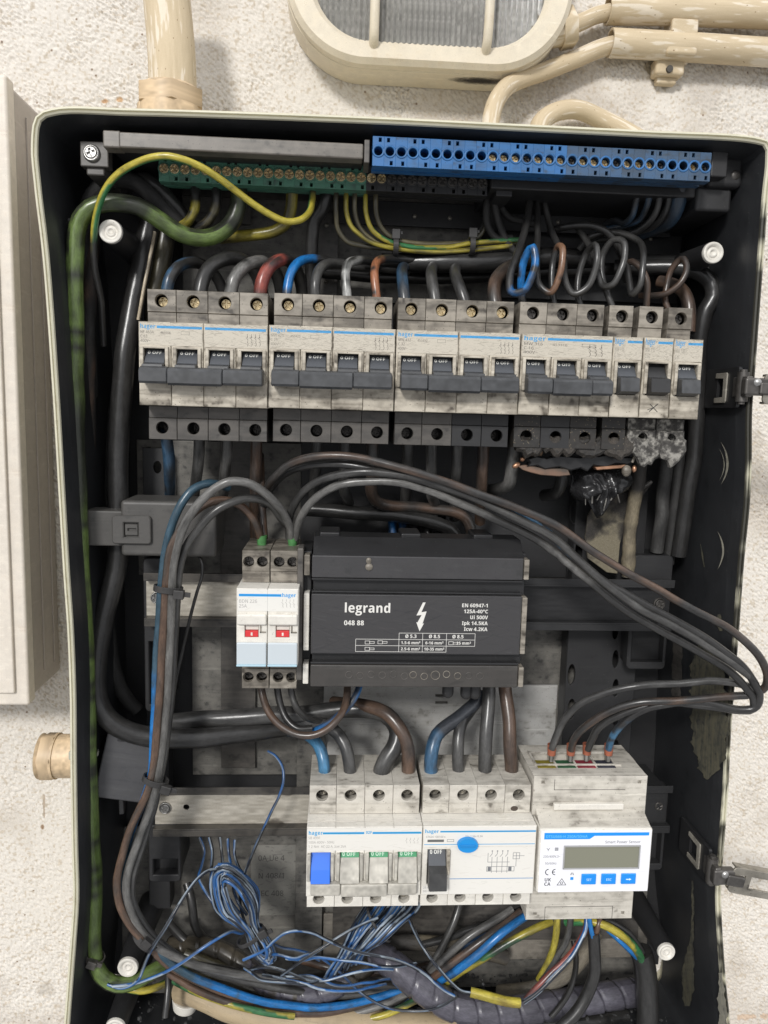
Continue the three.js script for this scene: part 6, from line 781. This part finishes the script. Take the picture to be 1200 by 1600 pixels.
// spiral-wrapped looms and pipes
wire('wrapped_loom', 'violet-grey spiral-wrapped loom bending under the hank of lead', 'violet', 6.8, [[268, 1478, -16], [309, 1479, -6], [348, 1487, 0], [383, 1511, 6], [420, 1542, 10], [461, 1555, 12], [508, 1550, 10], [545, 1530, 6], [572, 1510, -2], [600, 1490, -14]], { soot: 0.4, clean: [[0.35, 0.8]], ring: 13, ringDepth: 0.16, step: 1, sootColor: [0.07, 0.06, 0.045], category: 'cable loom' });
wire('wrapped_loom', 'wide violet-grey spiral-wrapped loom lying along the bottom under the meter', 'violet', 10, [[592, 1492, -6], [612, 1506, 6], [645, 1533, 12], [690, 1564, 16], [745, 1580, 16], [800, 1580, 12], [860, 1572, 6], [930, 1560, 0], [990, 1550, -8]], { soot: 0.3, ring: 16, ringDepth: 0.13, step: 1.1, sootColor: [0.07, 0.066, 0.075], category: 'cable loom' });
conduit('stained beige pipe lying along the enclosure bottom', [[283, 1548, -2], [300, 1550, 4], [325, 1560, 10], [360, 1576, 14], [420, 1589, 16], [500, 1594, 16], [620, 1600, 12], [720, 1604, 8]], 8.4, { mat: std({ map: grime([176, 158, 128], [112, 98, 78], 0.46, { seed: 171, streak: 0.4 }), roughness: 0.6 }) });
{ const p = at(288, 1574, 4), g = thing('pipe_collar', 'pale plastic collar at the end of the stained beige pipe', 'pipe fitting', [p.x, p.y, 0]); mesh('collar_ring', new THREE.LatheGeometry([[8, -3.5], [9.5, 3], [9, 3.6], [6.4, 3.6], [6, 2], [6, -3]].map(([r, y]) => new THREE.Vector2(r, y)), 24).rotateZ(-0.15), M.nylon, g); }
[['grey wire slanting under the residual current device', 'grey', 2.6, 0.5, [[800, 1420, 2], [770, 1440, 8], [730, 1466, 12], [690, 1502, 12], [672, 1520, 6], [640, 1548, 0], [596, 1572, -2]]], ['brown wire slanting parallel to the grey one', 'brown', 2.6, 0.45, [[814, 1424, 4], [790, 1444, 10], [750, 1472, 16], [702, 1508, 16], [676, 1528, 10], [640, 1556, 4]]], ['clear blue wire slanting under the power meter', 'blue', 2.8, 0.2, [[832, 1424, 4], [812, 1438, 10], [784, 1458, 18], [748, 1490, 20], [712, 1518, 18], [690, 1530, 10], [650, 1556, 4], [600, 1580, 2]]], ['green wire slanting past the blue one', 'yg', 2.6, 0.45, [[862, 1440, 6], [838, 1450, 10], [800, 1470, 12], [755, 1498, 12], [722, 1516, 8], [690, 1540, 4]]], ['dark wire crossing high under the residual current device', 'black', 2.6, 0.4, [[836, 1412, -6], [790, 1432, -4], [740, 1450, -6], [700, 1466, -10], [660, 1476, -14]]], ['short blue wire end behind the slanting wires', 'blue', 2.8, 0.55, [[826, 1416, -10], [790, 1446, -6], [752, 1468, -8], [720, 1478, -12]]],
  ['yellow flat wire dropping from the power meter', 'yellow', 2.3, 0.2, [[871, 1432, 22], [868, 1466, 22], [858, 1500, 18], [842, 1530, 12]]], ['grey-green wire dropping from the power meter', 'dgrey', 2.2, 0.3, [[892, 1432, 22], [886, 1468, 24], [866, 1502, 20], [846, 1530, 14]]], ['red-brown wire running from the power meter to the yellow sleeve', 'red', 2, 0.45, [[918, 1432, 24], [914, 1454, 28], [892, 1490, 34], [862, 1520, 38], [836, 1546, 40], [822, 1562, 40]]], ['white-blue pair dropping from the power meter beside the red-brown wire', 'bw', 1.5, 0.1, [[917, 1430, 26], [915, 1452, 30], [897, 1490, 36], [866, 1524, 40], [838, 1552, 42], [818, 1566, 42]]], ['yellow-green wire arching from the meter into the black sheath', 'yg', 2.8, 0.1, [[884, 1441, 14], [905, 1440, 20], [932, 1442, 26], [958, 1452, 28], [982, 1470, 26], [997, 1488, 20], [1004, 1505, 14]]], ['blue wire under the yellow-green arch', 'blue', 2.2, 0.2, [[950, 1452, 12], [968, 1468, 18], [984, 1484, 18], [1000, 1500, 14]]], ['black wire over the yellow-green arch', 'black', 2.2, 0.4, [[930, 1432, 10], [960, 1444, 16], [986, 1462, 18], [1003, 1488, 16]]], ['small brown wire end beside the sheathed lead', 'brown', 1.9, 0.3, [[938, 1430, 24], [934, 1448, 28], [930, 1466, 28]]], ['small blue wire end beside the sheathed lead', 'blue', 1.6, 0.1, [[920, 1430, 28], [923, 1448, 30], [926, 1464, 30]]]].forEach(([l, c, r, s, p]) => wire('wire', l, c, r, p, { soot: s, sootColor: [0.05, 0.05, 0.05] }));
wire('sheathed_lead', 'black sheathed lead dropping from the power meter to the enclosure bottom', 'black', 4, [[927, 1456, 28], [929, 1485, 28], [928, 1520, 30], [918, 1556, 32], [894, 1588, 34], [866, 1616, 36]], { soot: 0.4, endColor: [0.1, 0.06, 0.04] });
wire('sheathed_lead', 'thick black sheath swallowing the yellow-green arch', 'black', 7.6, [[1001, 1486, 12], [1008, 1512, 12], [1012, 1550, 14], [1012, 1600, 18], [1008, 1680, 22]], { soot: 0.35 });
wire('cable_sleeve', 'scuffed yellow sleeve joining the thin leads to the red-brown wire', 'yellow', 3.1, [[735, 1550, 38], [760, 1556, 40], [786, 1564, 42], [812, 1567, 42]], { soot: 0.25, sootColor: [0.2, 0.14, 0.04] });
wire('cable', 'beige-grey tube arching behind the red-brown wire', 'tan', 5.6, [[930, 1456, -18], [915, 1490, -10], [882, 1524, -6], [830, 1546, -10], [780, 1552, -20]], { soot: 0.5, matt: true, sootColor: [0.16, 0.145, 0.12] });
wire('cable', 'dark cable running level behind the slanting sheaf', 'tan', 5.4, [[560, 1480, -24], [620, 1474, -20], [680, 1474, -18], [740, 1482, -18], [790, 1496, -22]], { soot: 0.75, matt: true, sootColor: [0.06, 0.055, 0.05] });
[['black wire running level below the hank of lead', 'black', 2.3, [[300, 1506, 26], [350, 1515, 24], [410, 1527, 20], [470, 1535, 16], [540, 1540, 12], [620, 1540, 6]]], ['brown wire along the bottom between blue wire and stained pipe', 'brown', 2.3, [[262, 1520, 24], [310, 1548, 26], [370, 1570, 26], [440, 1582, 24], [520, 1582, 18], [580, 1566, 10], [640, 1552, 2]]], ['yellow-green wire peeking out along the stained pipe', 'yg', 2.2, [[270, 1532, 8], [310, 1552, 18], [350, 1566, 26], [400, 1580, 28], [460, 1588, 26]]], ['brown cable slanting behind the bundle above the stained pipe', 'olive', 3.4, [[290, 1490, 0], [340, 1508, 6], [400, 1528, 8], [450, 1540, 6]]], ['grey-white wire lying across the bottom into the wide loom', 'grey', 2.3, [[520, 1588, 14], [570, 1580, 14], [620, 1560, 10], [660, 1540, 4]]], ['lime wire lying lowest across the bottom into the wide loom', 'yg', 2.3, [[560, 1596, 16], [610, 1582, 16], [650, 1562, 10], [690, 1545, 4]]], ['green stub of wire under the lower standoff cap', 'yg', 2.4, [[200, 1545, 20], [222, 1548, 20], [250, 1540, 14], [272, 1528, 4]]]].forEach(([l, c, r, p]) => wire('wire', l, c, r, p, { soot: c === 'grey' ? 0.2 : 0.42, sootColor: [0.055, 0.05, 0.045] }));
[['black cable curving low behind the hank of lead', 'black', 3.2, [[262, 1440, -20], [290, 1470, -10], [330, 1496, -4], [390, 1520, 0], [470, 1530, -4], [540, 1520, -14]]], ['dark olive cable half hidden under the violet loom', 'olive', 3, [[290, 1520, -4], [350, 1540, 2], [410, 1562, 6], [480, 1572, 6], [550, 1566, 0]]], ['sooty brown cable crossing behind the slanting sheaf', 'brown', 2.8, [[470, 1500, -14], [520, 1512, -6], [580, 1520, -4], [640, 1516, -8], [700, 1500, -16]]], ['dark grey cable rising from the bottom tangle to the residual current device', 'dgrey', 2.6, [[560, 1590, 2], [620, 1566, 4], [660, 1530, 4], [690, 1480, 2], [712, 1430, -4], [722, 1396, -12]]], ['black cable lying along the enclosure floor under the wide loom', 'black', 4, [[640, 1588, -10], [720, 1596, -6], [820, 1600, -4], [920, 1596, -8], [980, 1586, -14]]], ['black wire snaking beside the sheathed lead', 'black', 2, [[860, 1590, 20], [884, 1560, 14], [896, 1530, 6], [900, 1500, -4], [896, 1470, -12]]]].forEach(([l, c, r, p]) => wire('cable', l, c, r, p, { soot: 0.55 }));
wire('strap', 'black plastic strap hanging at the enclosure bottom beside the pale collar', 'black', 2.2, [[258, 1490, 6], [263, 1520, 18], [262, 1555, 26], [258, 1590, 32]], { category: 'strap' });
wire('cable', 'dark loop of cable in the shadow beside the lower rail bracket', 'black', 3, [[292, 1380, -16], [300, 1410, -10], [304, 1440, -8], [312, 1462, -10], [330, 1472, -16]], {});
{ // soot flakes and fallen grit on the floor of the enclosure
  const n = 900, g = new THREE.IcosahedronGeometry(0.001, 0), im = new THREE.InstancedMesh(g, std({ color: grey(1), roughness: 0.7 }), n); im.name = 'soot_grit'; im.userData = { kind: 'stuff', label: 'black soot flakes and grit fallen on the enclosure floor', category: 'debris' };
  const d = new THREE.Object3D(), c = new THREE.Color(), by = at(300, 1690, RIMZ).y - 8;
  for (let i = 0; i < n; i++) { const s = 0.5 + 2.1 * rnd() ** 3; d.position.set((-198 + 395 * rnd()) * MM, (by + 4 + s * 0.3) * MM, (-42 + 84 * rnd()) * MM); d.rotation.set(rnd() * 3, rnd() * 3, rnd() * 3); d.scale.set(s, s * 0.6, s); d.updateMatrix(); im.setMatrixAt(i, d.matrix); const v = rnd() > 0.93 ? 0.3 : 0.015 + 0.03 * rnd(); im.setColorAt(i, c.setRGB(v, v, v)); }
  im.castShadow = im.receiveShadow = true; scene.add(im);
}
renderer.render(scene, camera);
